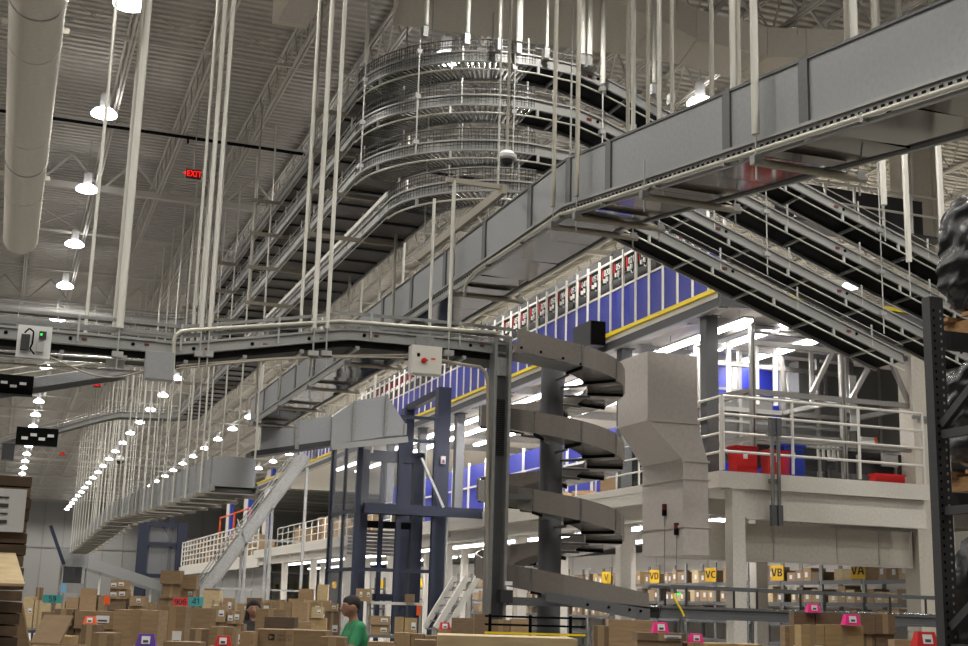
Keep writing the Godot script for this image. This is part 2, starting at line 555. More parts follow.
func build_ceiling_things() -> void:
	exit_sign(V(4.03, 13.2, 35.5), true)
	exit_sign(V(4.19, 13.2, 75.2), false)
	exit_sign(V(4.08, 13.2, 114.0), false)
	# round air duct at the left
	var y := 11.6
	var du := thing("round_air_duct", "large beige round air duct with seam rings and a capped end", "duct", V(-0.3, y, 30))
	var ends := [6.0, 13.0, 20.0, 24.0, 29.0, 33.5, 38.5]
	var r := 0.47
	for i in ends.size() - 1:
		var t := MB.new()
		t.tube(V(-0.31, y, ends[i] + 0.015), V(-0.31, y, ends[i + 1] - 0.015), r, 28, -1.0, false)
		part(du, "duct_section", t, M.duct_white)
		var g := MB.new()
		g.tube(V(-0.31, y, ends[i + 1] - 0.03), V(-0.31, y, ends[i + 1] + 0.03), r + 0.012, 28)
		part(du, "seam_ring", g, M.duct_white)
	var cap := MB.new()
	for i in 5:
		var a0 := PI * 0.5 * i / 5
		var a1 := PI * 0.5 * (i + 1) / 5
		cap.tube(V(-0.31, y, 38.5 + sin(a0) * 0.4), V(-0.31, y, 38.5 + sin(a1) * 0.4), r * cos(a0), 28, r * cos(a1), false)
	part(du, "end_cap", cap, M.duct_white)
	for q in [12.0, 22.0, 31.0]:
		for s in [-0.48, 0.48]:
			rod(du, "hanger_cable", V(-0.31 + s, y, q), V(-0.31 + s, 16.1, q), 0.008, M.rod_thin)
		var ring := MB.new()
		ring.tube(V(-0.31, y, q - 0.02), V(-0.31, y, q + 0.02), r + 0.02, 28)
		part(du, "hanger_band", ring, M.galv_light)
		block(du, "nozzle", V(-0.31 + r + 0.05, y - 0.08, q + 1.2), Vector3(0.1, 0.1, 0.12), M.duct_white)
		block(du, "nozzle", V(-0.31 - r - 0.05, y - 0.08, q + 1.2), Vector3(0.1, 0.1, 0.12), M.duct_white)
	# wide rectangular duct behind the stacked conveyors
	var rd := thing("rectangular_air_duct", "wide cream rectangular air duct crossing below the ceiling behind the conveyor bend", "duct", V(14, 14.2, 25.5))
	var fe := [[6.3, 21.8], [9.0, 22.2], [12.1, 23.2], [13.3, 23.75], [15.2, 23.92], [16.05, 23.65], [17.3, 23.2]]
	var be := [[6.9, 25.7], [9.6, 25.4], [12.3, 25.1], [13.6, 25.1], [15.1, 25.3], [15.95, 24.9], [17.6, 24.3]]
	for i in fe.size() - 1:
		var y1 := 14.72
		var m := MB.new()
		m.hexa([V(fe[i][0], 14, fe[i][1]), V(fe[i + 1][0], 14, fe[i + 1][1]), V(be[i + 1][0], 14, be[i + 1][1]), V(be[i][0], 14, be[i][1]), V(fe[i][0], y1, fe[i][1]), V(fe[i + 1][0], y1, fe[i + 1][1]), V(be[i + 1][0], y1, be[i + 1][1]), V(be[i][0], y1, be[i][1])])
		part(rd, "duct_section", m, M.duct_white)
		bar(rd, "bottom_flange", V(fe[i][0], 13.99, fe[i][1]), V(be[i][0], 13.99, be[i][1]), 0.05, 0.04, M.duct_white)
		bar(rd, "side_flange", V(fe[i][0], 13.97, fe[i][1] - 0.01), V(fe[i][0], y1, fe[i][1] - 0.01), 0.05, 0.03, M.duct_white, Vector3.BACK)
	for x in [9.0, 12.5, 15.5]:
		for q in [23.2, 25.45]:
			rod(rd, "hanger_cable", V(x, 14.3, q), V(x, 16.1, q), 0.012, M.rod_thin)
	var hv := thing("ceiling_air_unit", "boxy cream air unit hanging close below the ceiling joists", "air unit", V(5.0, 14.5, 26.5))
	block(hv, "casing", V(5.05, 15.0, 26.7), Vector3(0.8, 0.9, 2.4), M.duct_white)
	block(hv, "bottom_grille", V(5.05, 14.53, 26.9), Vector3(0.6, 0.05, 1.4), M.duct)
	for s in [-0.35, 0.35]:
		rod(hv, "hanger_rod", V(5.05 + s, 15.4, 26.7), V(5.05 + s, 16.1, 26.7), 0.012, M.rod_thin)

# ---------- overhead conveyors ----------
func rect(cx: float, cy: float, w: float, h: float) -> Array:
	return [Vector2(cx - w / 2, cy - h / 2), Vector2(cx + w / 2, cy - h / 2), Vector2(cx + w / 2, cy + h / 2), Vector2(cx - w / 2, cy + h / 2)]

func c_rail(side: float, w: float, h: float) -> Array: # C channel seen in section, lips outwards
	var x := side * w / 2
	var o := side * 0.055
	var p := [Vector2(x, 0), Vector2(x + o, 0), Vector2(x + o, -0.035), Vector2(x + o * 0.35, -0.04), Vector2(x + o * 0.35, -h + 0.04), Vector2(x + o, -h + 0.035), Vector2(x + o, -h), Vector2(x, -h)]
	if side > 0: p.reverse()
	return p

func offset_path(p: Array, side: float, up: float) -> Array:
	var q := []
	for i in p.size():
		var t: Vector3 = (p[min(i + 1, p.size() - 1)] - p[max(i - 1, 0)]).normalized()
		var r := t.cross(Vector3.UP).normalized()
		q.append(p[i] + r * side + Vector3.UP * up)
	return q

func along(p: Array, step: float, start := 0.0) -> Array: # [point, tangent] every step metres
	var out := []
	var nx := start
	for i in p.size() - 1:
		var a: Vector3 = p[i]
		var b: Vector3 = p[i + 1]
		var L := a.distance_to(b)
		while nx < L:
			out.append([a.lerp(b, nx / L), (b - a).normalized()])
			nx += step
		nx -= L
	return out

func arc(c: Vector3, r: float, a0: float, a1: float, k: int) -> Array: # angles from +X towards -Z (away)
	var q := []
	for i in k + 1:
		var a := lerpf(a0, a1, float(i) / k)
		q.append(c + Vector3(cos(a), 0, -sin(a)) * r)
	return q

func guard(o: Node, p: Array, side: float, heights: Array, step: float, mat_: Material, r := 0.014) -> void:
	for h in heights:
		var m := MB.new()
		m.pipe(offset_path(p, side, h), r, 5)
		part(o, "guard_rail", m, mat_)
	for q in along(p, step, 0.4):
		var rr: Vector3 = q[1].cross(Vector3.UP).normalized()
		var b: Vector3 = q[0] + rr * side
		bar(o, "guard_post", b + Vector3(0, -0.22, 0), b + Vector3(0, heights[0] + 0.1, 0), 0.03, 0.03, M.rod_thin)

func wire_mesh(o: Node, p: Array, side: float, y0: float, y1: float, mat_: Material) -> void:
	var m := MB.new()
	for k in 6:
		m.pipe(offset_path(p, side, lerpf(y0, y1, k / 5.0)), 0.005, 3)
	for q in along(p, 0.06):
		var rr: Vector3 = q[1].cross(Vector3.UP).normalized()
		m.beam(q[0] + rr * side + Vector3(0, y0, 0), q[0] + rr * side + Vector3(0, y1, 0), 0.009, 0.009)
	var w := part(o, "wire_guard", m, mat_)
	w.set_meta("kind", "stuff")

func tier(label: String, y: float, turn_d: float, xo: float, d_front: float, R: float, x_end: float, left_drop: bool) -> Node3D:
	var w := 0.9
	var h := 0.24
	var xc := xo + w / 2
	var o := thing("roller_conveyor", label, "conveyor", V(xc, y - h, 26))
	var far := []
	if left_drop:
		far = [V(-9.0, y - 5.0, turn_d), V(-0.43, y - 1.75, turn_d), V(3.6, y - 0.28, turn_d), V(4.4, y - 0.05, turn_d)]
	else:
		far = [V(-9.0, y, turn_d)]
	far += arc(V(xc - 1.7, y, turn_d - 1.7), 1.7, PI / 2, 0.0, 10)
	var R0 := R - w / 2
	var near := arc(V(xc + R0, y, d_front + R), R0, PI, PI * 1.5, 26)
	var leg := [far[far.size() - 1], near[0]]
	var xs := xc + R0
	var dec := [near[near.size() - 1], V(xs + 0.9, y - 0.04, d_front + w / 2), V(xs + 1.5, y - 0.2, d_front + w / 2), V(x_end, y - 0.2 - (x_end - xs - 1.5) * 0.345, d_front + w / 2)]
	var full := far + near.slice(0) + dec.slice(1)
	for s in [1.0, -1.0]:
		var m := MB.new()
		m.sweep(full, c_rail(s, w, h))
		part(o, "side_channel", m, M.channel)
	# beds
	var bd := MB.new(); bd.sweep(far, rect(0, -0.18, w, 0.03)); part(o, "bed_pan", bd, M.bed_brown)
	bd = MB.new(); bd.sweep(leg, rect(0, -0.18, w, 0.03)); part(o, "bed_pan", bd, M.bed_brown)
	bd = MB.new(); bd.sweep(dec, rect(0, -0.16, w, 0.03)); part(o, "bed_pan", bd, M.black)
	bd = MB.new(); bd.sweep(dec, rect(0, -0.02, w - 0.1, 0.02)); part(o, "belt", bd, M.black)
	# rollers of the bend
	for q in along(near, 0.105, 0.05):
		var t: Vector3 = q[1]
		var r := t.cross(Vector3.UP).normalized()
		rod(o, "roller", q[0] + r * (w / 2 - 0.01) - Vector3(0, 0.19, 0), q[0] - r * (w / 2 - 0.01) - Vector3(0, 0.19, 0), 0.03, M.roller)
	# spreaders below
	for seg in [[leg, 1.1], [dec, 1.5]]:
		for q in along(seg[0], seg[1], 0.6):
			var r: Vector3 = q[1].cross(Vector3.UP).normalized()
			bar(o, "spreader_bar", q[0] + r * 0.44 - Vector3(0, h - 0.03, 0), q[0] - r * 0.44 - Vector3(0, h - 0.03, 0), 0.06, 0.05, M.dark_steel if seg[1] < 1.3 else M.channel, q[1])
	# conduit under the outer channel
	var cp := near + dec.slice(1)
	var m2 := MB.new(); m2.pipe(offset_path(cp, w / 2 + 0.03, -h - 0.15), 0.018, 6)
	var cdt := part(o, "conduit", m2, M.conduit)
	for q in along(cp, 1.5, 0.9):
		var r: Vector3 = q[1].cross(Vector3.UP).normalized()
		var b: Vector3 = q[0] + r * (w / 2 + 0.03)
		block(cdt, "conduit_clip", b + Vector3(0, -h - 0.08, 0), Vector3(0.05, 0.16, 0.05), M.galv_light)
	var m3 := MB.new(); m3.pipe(offset_path(leg, w / 2 + 0.03, -h - 0.1), 0.014, 5); part(o, "conduit", m3, M.rod_thin)
	# guards
	guard(o, far + leg.slice(1), w / 2 + 0.02, [0.22, 0.1], 1.4, M.channel)
	guard(o, far + leg.slice(1), -w / 2 - 0.02, [0.22], 1.4, M.channel)
	guard(o, near, w / 2 + 0.02, [0.24, 0.1], 1.1, M.channel, 0.018)
	guard(o, dec, w / 2 + 0.02, [0.16], 1.9, M.channel)
	guard(o, dec, -w / 2 - 0.02, [0.2, 0.1], 1.9, M.channel)
	guard(o, near, -w / 2 - 0.02, [0.2], 1.1, M.channel)
	wire_mesh(o, near, w / 2 + 0.04, -0.2, 0.24, M.dark_steel)
	# bolts and small red tags on the channel
	for q in along(dec, 3.1, 1.2):
		var r: Vector3 = q[1].cross(Vector3.UP).normalized()
		block(o, "red_tag", q[0] + r * (w / 2 + 0.03) + Vector3(0, -0.13, 0), Vector3(0.1, 0.05, 0.02), M.red_dark)
		rod(o, "bolt_hole", q[0] + q[1] * 0.2 + r * (w / 2 + 0.015) + Vector3(0, -0.1, 0), q[0] + q[1] * 0.2 + r * (w / 2 + 0.03) + Vector3(0, -0.1, 0), 0.035, M.black)
	return o

func hanger(label: String, group: String, a: Vector3, b: Vector3, low: float, struts: Array, r := 0.03, mt: Material = null, top := 15.0) -> void:
	if mt == null: mt = M.rod_white
	var o := thing("trapeze_hanger", label, "hanger", (a + b) * 0.5 + Vector3(0, low - (a.y + b.y) * 0.5, 0), group)
	rod(o, "hanger_rod", Vector3(a.x, low, a.z), Vector3(a.x, top, a.z), r, mt)
	rod(o, "hanger_rod", Vector3(b.x, low, b.z), Vector3(b.x, top, b.z), r, mt)
	var e := (b - a).normalized() * 0.12
	for y in struts:
		bar(o, "strut", Vector3(a.x, y, a.z) - e, Vector3(b.x, y, b.z) + e, 0.06, 0.09, M.strut)

func build_tiers() -> void:
	tier("topmost of the stacked roller conveyors bending below the ceiling", 12.6, 53.0, 6.3, 23.05, 2.9, 20.8, false)
	tier("second of the stacked bending roller conveyors, right under the topmost", 11.67, 51.0, 6.3, 23.05, 2.9, 20.8, false)
	tier("third of the stacked bending roller conveyors, counting down from the topmost", 10.74, 49.0, 6.35, 23.1, 2.9, 20.8, false)
	var t4 := tier("lowest stacked bending roller conveyor with a bright white guard strip", 9.75, 60.0, 6.8, 22.6, 2.3, 17.5, true)
	var m := MB.new()
	m.beam(V(6.76, 9.92, 25.0), V(6.76, 9.92, 47.0), 0.03, 0.1)
	part(t4, "guard_strip", m, M.white_steel)
	for i in 4:
		var d := 27.0 + i * 7.2
		hanger("white trapeze hanger holding the straight run of the stacked roller conveyors", "hangers of the stacked conveyor run", V(5.6, 0, d), V(7.6, 0, d), 9.35, [12.28, 11.36, 10.42, 9.44], 0.024, M.rod_beige)
	# hangers of the bend and the declines
	var bp := [[365.0, 13.0, 6.1], [419.0, 0.0, 0.0], [515.0, 0.0, 0.0], [603.0, 12.5, 0.0]]
	for i in 4:
		var g := at_d(bp[i][0], 70, 22.9)
		if i == 0: g = at_x(365, 80, 6.1)
		var o := thing("drop_rod", "thin steel drop rod clamped to the outside of the conveyor bend", "rod", Vector3(g.x, 10.3, g.z), "drop rods round the conveyor bend")
		rod(o, "lower_rod", Vector3(g.x, 10.2 - i * 0.1, g.z), Vector3(g.x, 12.7, g.z), 0.016, M.rod_thin)
		if bp[i][1] > 0.0: rod(o, "upper_tube", Vector3(g.x, 12.55 - i * 0.12, g.z), Vector3(g.x, 15.0, g.z), 0.055 if i else 0.045, M.rod_white)
		for y in [12.2, 11.27, 10.34]:
			block(o, "clamp", Vector3(g.x, y - (0.0 if i < 3 else 0.12), g.z - 0.04), Vector3(0.1, 0.08, 0.12), M.galv_light)
	# tubes from the topmost bend up to the joists
	for q in [[425, 0.05], [467, 0.05], [500, 0.05], [519, 0.07], [547, 0.03], [583, 0.05], [590, 0.06], [654, 0.04], [672, 0.045], [711, 0.045]]:
		var g := at_d(q[0], 50, 22.82)
		var yb: float = 12.72 - max(0.0, g.x - 10.7) * 0.345
		var o2 := thing("drop_rod", "white drop tube ending at the topmost stacked conveyor", "rod", Vector3(g.x, yb - 2.3, g.z), "drop tubes ending at the topmost stacked conveyor")
		rod(o2, "upper_tube", Vector3(g.x, yb, g.z), Vector3(g.x, 15.0, g.z), q[1], M.rod_white)
		block(o2, "clamp", Vector3(g.x, yb - 0.12, g.z - 0.06), Vector3(0.1, 0.22, 0.16), M.galv_light)
	for x in [14.45, 17.3]:
		var yy: float = 12.6 - 0.4 - max(0.0, x - 10.7) * 0.345
		var o3 := thing("drop_rod", "thin steel drop rod with clamps in front of the sloping stacked conveyors", "rod", V(x, yy - 2.4, 22.93), "drop rods in front of the sloping conveyors")
		rod(o3, "rod_length", V(x, yy - 2.3, 22.93), V(x, yy + (2.8 if x > 15 else 0.7), 22.93), 0.014, M.rod_thin)
		for k in 3: block(o3, "clamp", V(x, yy - k * 0.93, 22.95), Vector3(0.14, 0.08, 0.1), M.galv_light)
	# white tubes at the far right, past the slopes
	for q in [[884, 205], [909, 262], [944, 268]]:
		var g := at_d(q[0], q[1], 22.4)
		var o4 := thing("drop_rod", "white square drop tube in front of the building column", "rod", g, "drop tubes before the building column")
		block(o4, "upper_tube", Vector3(g.x, (g.y + 16.1) / 2, g.z), Vector3(0.09, 16.1 - g.y, 0.09), M.rod_white)
		rod(o4, "thread_rod", g - Vector3(0, 0.8, 0), g, 0.014, M.rod_thin)
	# dome camera on a long pole in front of the bend
	var cp := at_d(507, 157, 20.5)
	var dc := thing("dome_camera", "white dome camera on a long thin pole hanging before the stacked bend", "camera", cp - Vector3(0, 0.12, 0))
	rod(dc, "pole", cp + Vector3(0, 0.05, 0), Vector3(cp.x, 15.0, cp.z), 0.026, M.rod_beige)
	var dm := MB.new()
	dm.lathe(cp, [Vector2(0.001, 0.12), Vector2(0.1, 0.1), Vector2(0.17, 0.03), Vector2(0.17, -0.03), Vector2(0.13, -0.06)], 14)
	part(dc, "housing", dm, M.white_plastic)
	dm = MB.new()
	dm.lathe(cp, [Vector2(0.12, -0.06), Vector2(0.1, -0.12), Vector2(0.05, -0.16), Vector2(0.001, -0.17)], 14)
	part(dc, "dome", dm, M.dark_steel)

func build_grey_conveyor() -> void:
	var o := thing("enclosed_conveyor", "long grey sheet-sided overhead conveyor with a dark glossy underside and cream conduit", "conveyor", V(8, 7.4, 17.4))
	var s0 := 0.145
	var pt := func(d: float, y: float) -> Vector3:
		return V(8.0, y - max(0.0, 17.4 - d) * s0, d)
	var cuts := [5.5, 8.0, 11.1, 12.68, 15.9, 17.3, 18.85, 21.0, 23.2, 25.4, 27.6, 29.8, 32.0, 34.4, 36.8, 39.2, 41.6, 44.0]
	for side in [-1.0, 1.0]:
		for i in cuts.size() - 1:
			var a: Vector3 = pt.call(cuts[i] + 0.03, 7.62) + Vector3(side * 0.49, 0, 0)
			var b: Vector3 = pt.call(cuts[i + 1] - 0.03, 7.62) + Vector3(side * 0.49, 0, 0)
			var hgt := 0.7 if side < 0 else 0.45
			var m := MB.new()
			var u := Vector3(0, hgt, 0)
			var w := Vector3(0.02, 0, 0)
			m.hexa([a - w, b - w, b + w, a + w, a - w + u, b - w + u, b + w + u, a + w + u])
			part(o, "side_panel", m, M.panel_grey)
			if side < 0:
				var c: Vector3 = pt.call(cuts[i], 7.62) + Vector3(side * 0.515, 0, 0)
				bar(o, "panel_joint", c - Vector3(0, 0.02, 0), c + Vector3(0, hgt + 0.01, 0), 0.17, 0.04, M.frame_grey, Vector3.RIGHT)
	var cl := [pt.call(5.5, 0.0), pt.call(17.4, 0.0), pt.call(44.0, 0.0)]
	for side in [-1.0, 1.0]:
		var m := MB.new()
		var q := []
		for p in cl: q.append(p + Vector3(0, 7.62, 0))
		m.sweep(q, c_rail(side, 1.0, 0.22)); part(o, "side_channel", m, M.channel)
		m = MB.new(); m.sweep(q, rect(side * 0.5, 0.715 if side < 0 else 0.46, 0.06, 0.03)); part(o, "top_rail", m, M.frame_grey)
	var q2 := []
	for p in cl: q2.append(p + Vector3(0, 7.44, 0))
	# underside of separate steel sheets, each a little out of true
	var bd := 5.5
	while bd < 44.0:
		var be: float = min(bd + 1.3, 44.0)
		if bd < 17.4 and be > 17.4: be = 17.4
		var p0: Vector3 = pt.call(bd + 0.006, 7.43)
		var p1: Vector3 = pt.call(be - 0.006, 7.43)
		var e0 := rng.randf_range(-0.01, 0.01)
		var e1 := rng.randf_range(-0.01, 0.01)
		var bm := MB.new()
		var hx := Vector3(0.49, 0, 0)
		var th := Vector3(0, 0.02, 0)
		var c0 := Vector3(0, e0, 0)
		var c1 := Vector3(0, e1, 0)
		bm.hexa([p0 - hx + c0, p1 - hx + c1, p1 + hx - c1, p0 + hx - c0, p0 - hx + c0 + th, p1 - hx + c1 + th, p1 + hx - c1 + th, p0 + hx - c0 + th])
		part(o, "belly_sheet", bm, M.belly)
		bd = be
	var bt := MB.new(); bt.sweep(q2, rect(0, 0.2, 0.9, 0.02)); part(o, "belt", bt, M.black)
	# slots in the channel
	var sl := MB.new()
	for q in along(cl, 0.12):
		if q[0].z < -30.0: continue
		sl.beam(q[0] + Vector3(-0.523, 7.535, 0.0), q[0] + Vector3(-0.523, 7.535, 0) + q[1] * 0.05, 0.012, 0.025)
	var sp := part(o, "slot_row", sl, M.black)
	sp.set_meta("kind", "stuff")
	var cp := []
	for p in cl: cp.append(p + Vector3(-0.6, 7.455, 0))
	cp.insert(2, V(7.4, 7.455, 21.2)); cp.insert(3, V(7.38, 7.35, 21.6)); cp[4] = V(7.38, 7.1, 21.7)
	var cm := MB.new(); cm.pipe(cp, 0.028, 8)
	var cdt := part(o, "conduit", cm, M.conduit)
	for d in [8.0, 10.0, 12.6, 14.3, 15.9, 17.4, 19.0, 20.6]:
		block(cdt, "conduit_clamp", pt.call(d, 7.445) + Vector3(-0.58, 0, 0), Vector3(0.09, 0.1, 0.05), M.galv)
	for d in [7.5, 9.7, 12.1, 14.6]:
		rod(o, "bolt_hole", pt.call(d, 7.45) + Vector3(-0.53, 0, 0), pt.call(d, 7.45) + Vector3(-0.54, 0, 0), 0.03, M.black)
	for d in [11.0, 12.3, 19.0]:
		block(o, "sensor", pt.call(d, 7.44) + Vector3(-0.54, 0, 0), Vector3(0.05, 0.06, 0.1), M.white_plastic)
	# trapeze struts under it
	for d in [11.9, 14.6, 16.76, 17.64, 22.4, 26.4, 30.4, 34.5, 38.5, 42.5]:
		var p: Vector3 = pt.call(d, 7.32)
		var h := thing("trapeze_hanger", "cream trapeze hanger under the grey sheet-sided conveyor", "hanger", p, "hangers of the grey sheet-sided conveyor")
		rod(h, "strut_tube", p + Vector3(-0.66, 0, 0), p + Vector3(0.8, 0, 0), 0.05, M.strut)
		for s in [-0.62, 0.72]:
			var q: Vector3 = p + Vector3(s, 0, 0)
			rod(h, "thread_rod", q - Vector3(0, 0.2, 0), q + Vector3(0, 0.5, 0), 0.012, M.rod_thin)
			block(h, "clamp", q + Vector3(0, 0.02, 0), Vector3(0.1, 0.1, 0.1), M.galv)
			var skip: bool = s < 0 and (d == 9.76 or d == 14.6)
			if not skip: rod(h, "hanger_tube", q + Vector3(0, 0.32, 0), Vector3(q.x, 15.0 if d < 20.0 or (s > 0 and d > 25.0) else (8.5 if d < 25.0 else 9.5), q.z), 0.045 if d < 15 else 0.036, M.rod_white if s > 0 or d < 15 else M.rod_beige)
	for x in [7.38, 8.72]:
		var hb := thing("header_beam", "cream header channel from which the grey conveyor's rear hangers drop", "beam", V(x, 8.5, 22), "header channels over the grey conveyor")
		bar(hb, "channel", V(x, 8.55, 19.75), V(x, 8.55, 24.6), 0.08, 0.16, M.strut)
		for d in [20.1, 24.3]: rod(hb, "hanger_rod", V(x, 8.6, d), V(x, 15.0, d), 0.018, M.rod_thin)
	# tubes rising behind the far side panel
	for x in [628, 648, 672, 712, 739, 849, 877]:
		var g := at_x(x, 100, 8.78)
		var yb2: float = 7.7 - max(0.0, 17.4 + g.z) * s0
		var o5 := thing("drop_rod", "cream drop tube on the far side of the grey sheet-sided conveyor", "rod", Vector3(g.x, yb2, g.z), "drop tubes on the grey conveyor's far side")
		rod(o5, "hanger_tube", Vector3(g.x, yb2, g.z), Vector3(g.x, 15.0, g.z), 0.033, M.rod_beige)
		block(o5, "clamp", Vector3(g.x - 0.08, yb2 + 0.06, g.z), Vector3(0.3, 0.08, 0.08), M.galv)
	# discharge section turning off to the right, then the hood
	var c2 := thing("enclosed_conveyor", "short grey sheet-sided conveyor leading into the angular hood beside the lift", "conveyor", V(9.4, 6.5, 44))
	for pr in [[7.9, 9.1], [9.13, 10.28]]:
		var y0: float = lerpf(6.55, 7.15, (pr[0] - 7.9) / 2.9)
		var y1: float = lerpf(6.55, 7.15, (pr[1] - 7.9) / 2.9)
		var m := MB.new()
		m.hexa([V(pr[0], y0, 44), V(pr[1], y1, 44), V(pr[1], y1, 44.05), V(pr[0], y0, 44.05), V(pr[0], y0 + 0.95, 44), V(pr[1], y1 + 0.95, 44), V(pr[1], y1 + 0.95, 44.05), V(pr[0], y0 + 0.95, 44.05)])
		part(c2, "side_panel", m, M.panel_grey)
	var m4 := MB.new()
	m4.sweep([V(7.6, 6.5, 44.5), V(10.28, 7.05, 44.5)], rect(0, 0, 1.1, 0.18)); part(c2, "bed", m4, M.dark_steel)
	bar(c2, "panel_joint", V(9.12, 6.75, 43.95), V(9.1, 7.85, 43.95), 0.14, 0.04, M.galv, Vector3.BACK)
	for x in [8.0, 10.0]:
		rod(c2, "hanger_tube", V(x, 6.6, 45.1), V(x, 15, 45.1), 0.05, M.rod_white)
	var hd := thing("chute_hood", "angular light grey sheet metal hood above the dark blue lift cage", "hood", V(12.6, 7.2, 44.5))
	var pf := [[10.3, 7.0, 7.95], [11.05, 7.15, 8.55], [12.2, 7.4, 8.85], [12.9, 7.5, 7.9]]
	for i in 3:
		var a: Array = pf[i]
		var b: Array = pf[i + 1]
		var m := MB.new()
		m.hexa([V(a[0], a[1], 43.9), V(b[0], b[1], 43.9), V(b[0], b[1], 45.4), V(a[0], a[1], 45.4), V(a[0], a[2], 43.9), V(b[0], b[2], 43.9), V(b[0], b[2], 45.4), V(a[0], a[2], 45.4)])
		part(hd, "hood_panel", m, M.panel_grey)
		bar(hd, "seam", V(b[0], b[1], 43.86), V(b[0], b[2], 43.86), 0.1, 0.03, M.galv, Vector3.BACK)
	bar(hd, "bed_channel", V(10.3, 6.9, 43.85), V(13.0, 7.35, 43.85), 0.08, 0.2, M.channel)
	rod(hd, "hanger_tube", V(12.2, 7.0, 45.6), V(12.2, 15, 45.6), 0.05, M.rod_white)

func build_front_conveyor() -> void:
	var D0 := 20.0
	var px := [[-90, 317], [50, 330], [146, 339], [178, 342.5], [203, 341], [289, 333.5], [340, 328.5], [352, 328.5], [412, 334], [460, 338.5], [512, 344.5]]
	var p := []
	for q in px:
		var a := at_d(q[0], q[1], D0)
		p.append(Vector3(a.x, a.y, -(D0 + 0.42)))
	var o := thing("roller_conveyor", "galvanised roller conveyor crossing in front with control boxes, feeding the spiral chute", "conveyor", p[6] - Vector3(0, 0.3, 0))
	var w := 0.84
	var h := 0.19
	for s in [1.0, -1.0]:
		var m := MB.new(); m.sweep(p, c_rail(s, w, h)); part(o, "side_channel", m, M.channel)
	var b := MB.new(); b.sweep(p, rect(0, -0.24, w - 0.1, 0.1)); part(o, "bed_pan", b, M.bed)
	b = MB.new(); b.sweep(p, rect(0, -0.03, w - 0.06, 0.02)); part(o, "belt", b, M.bed)
	for q in along(p, 0.9, 0.3):
		var r: Vector3 = q[1].cross(Vector3.UP).normalized()
		bar(o, "spreader_bar", q[0] + r * 0.45 - Vector3(0, 0.31, 0), q[0] - r * 0.45 - Vector3(0, 0.31, 0), 0.06, 0.05, M.channel)
		rod(o, "bolt_hole", q[0] + r * 0.435 + Vector3(0.1, -0.1, 0), q[0] + r * 0.45 + Vector3(0.1, -0.1, 0), 0.03, M.black)
		block(o, "red_tag", q[0] + r * 0.445 + Vector3(0.3, -0.09, 0), Vector3(0.07, 0.03, 0.02), M.red_dark)
	for hh in [0.24, 0.1]:
		for s in [1.0, -1.0]:
			var m := MB.new(); m.sweep(offset_path(p, s * (w / 2 + 0.03), hh), rect(0, 0, 0.025, 0.05)); part(o, "guard_rail", m, M.galv)
	for q in along(p, 1.5, 0.8):
		for s in [1.0, -1.0]:
			var r: Vector3 = q[1].cross(Vector3.UP).normalized()
			bar(o, "guard_post", q[0] + r * s * (w / 2 + 0.06) + Vector3(0, -0.15, 0), q[0] + r * s * (w / 2 + 0.06) + Vector3(0, 0.27, 0), 0.03, 0.03, M.galv_light)
	# return rollers and air lines under the left part
	var lp := [at_d(-90, 343, D0), at_d(50, 352.5, D0), at_d(146, 359, D0)]
	for k in 3:
		var m := MB.new()
		var ll := []
		for q in lp: ll.append(q + Vector3(0, -0.02 - 0.075 * k, -0.12 * k))
		m.pipe(ll, 0.022, 6); part(o, "return_rail", m, M.chrome if k < 2 else M.conduit)
	block(o, "bracket", at_d(116, 358, D0) + Vector3(0, 0, -0.1), Vector3(0.27, 0.26, 0.06), M.channel)
	# conduit that bends up and along
	var cm := MB.new()
	cm.pipe([at_d(172, 384, 19.9), at_d(174, 341, 19.9), at_d(176, 335, 19.9), at_d(182, 331, 19.9), at_d(192, 330, 19.9), at_d(340, 321, 19.9), at_d(350, 321.5, 19.9), at_d(500, 333, 19.9)], 0.03, 8)
	part(o, "conduit", cm, M.conduit)
	# hanging cables
	var c2 := MB.new()
	var cab := []
	for i in 13:
		var t := i / 12.0
		cab.append(at_d(lerpf(48, 146, t), lerpf(356, 370, t) + sin(t * PI) * 16.0 * (0.6 + t * 0.4), 19.85))
	c2.pipe(cab, 0.014, 5)
	cab = []
	for i in 13:
		var t := i / 12.0
		cab.append(at_d(lerpf(176, 412, t), lerpf(369, 358, t) - sin(t * PI) * 5.0 - t * 0.0, 19.9))
	c2.pipe(cab, 0.016, 5)
	cab = []
	for i in 13:
		var t := i / 12.0
		cab.append(at_d(lerpf(176, 412, t), lerpf(366, 355, t) - sin(t * PI) * 3.0, 19.95))
	c2.pipe(cab, 0.016, 5)
	cab = [at_d(440, 360, 19.9), at_d(460, 364, 19.9), at_d(480, 367, 19.9), at_d(486, 373, 19.9), at_d(488, 384, 19.9), at_d(488, 600, 19.9)]
	c2.pipe(cab, 0.03, 7)
	part(o, "cable_run", c2, M.strut)
	# control boxes are bolted to it and are things of their own
	var c := at_d(34, 342, 19.75)
	var a := thing("control_box", "white open control panel with dark wiring on the front conveyor's left run", "control panel", c - Vector3(0, 0.25, 0))
	block(a, "mounting_arm", c + Vector3(0, -0.02, -0.16), Vector3(0.3, 0.08, 0.3), M.galv)
	block(a, "back_plate", c, Vector3(0.47, 0.47, 0.05), M.white_plastic)
	block(a, "drive_unit", c + Vector3(-0.12, -0.03, 0.08), Vector3(0.12, 0.22, 0.12), M.dark_steel)
	var ctr := block(a, "contactor", c + Vector3(0.11, 0.1, 0.06), Vector3(0.1, 0.1, 0.08), M.dark_steel)
	block(ctr, "status_light", c + Vector3(0.09, 0.1, 0.105), Vector3(0.025, 0.025, 0.01), M.green_glow)
	block(a, "terminal_box", c + Vector3(0.09, -0.08, 0.06), Vector3(0.1, 0.14, 0.08), M.galv_light)
	var wr := MB.new()
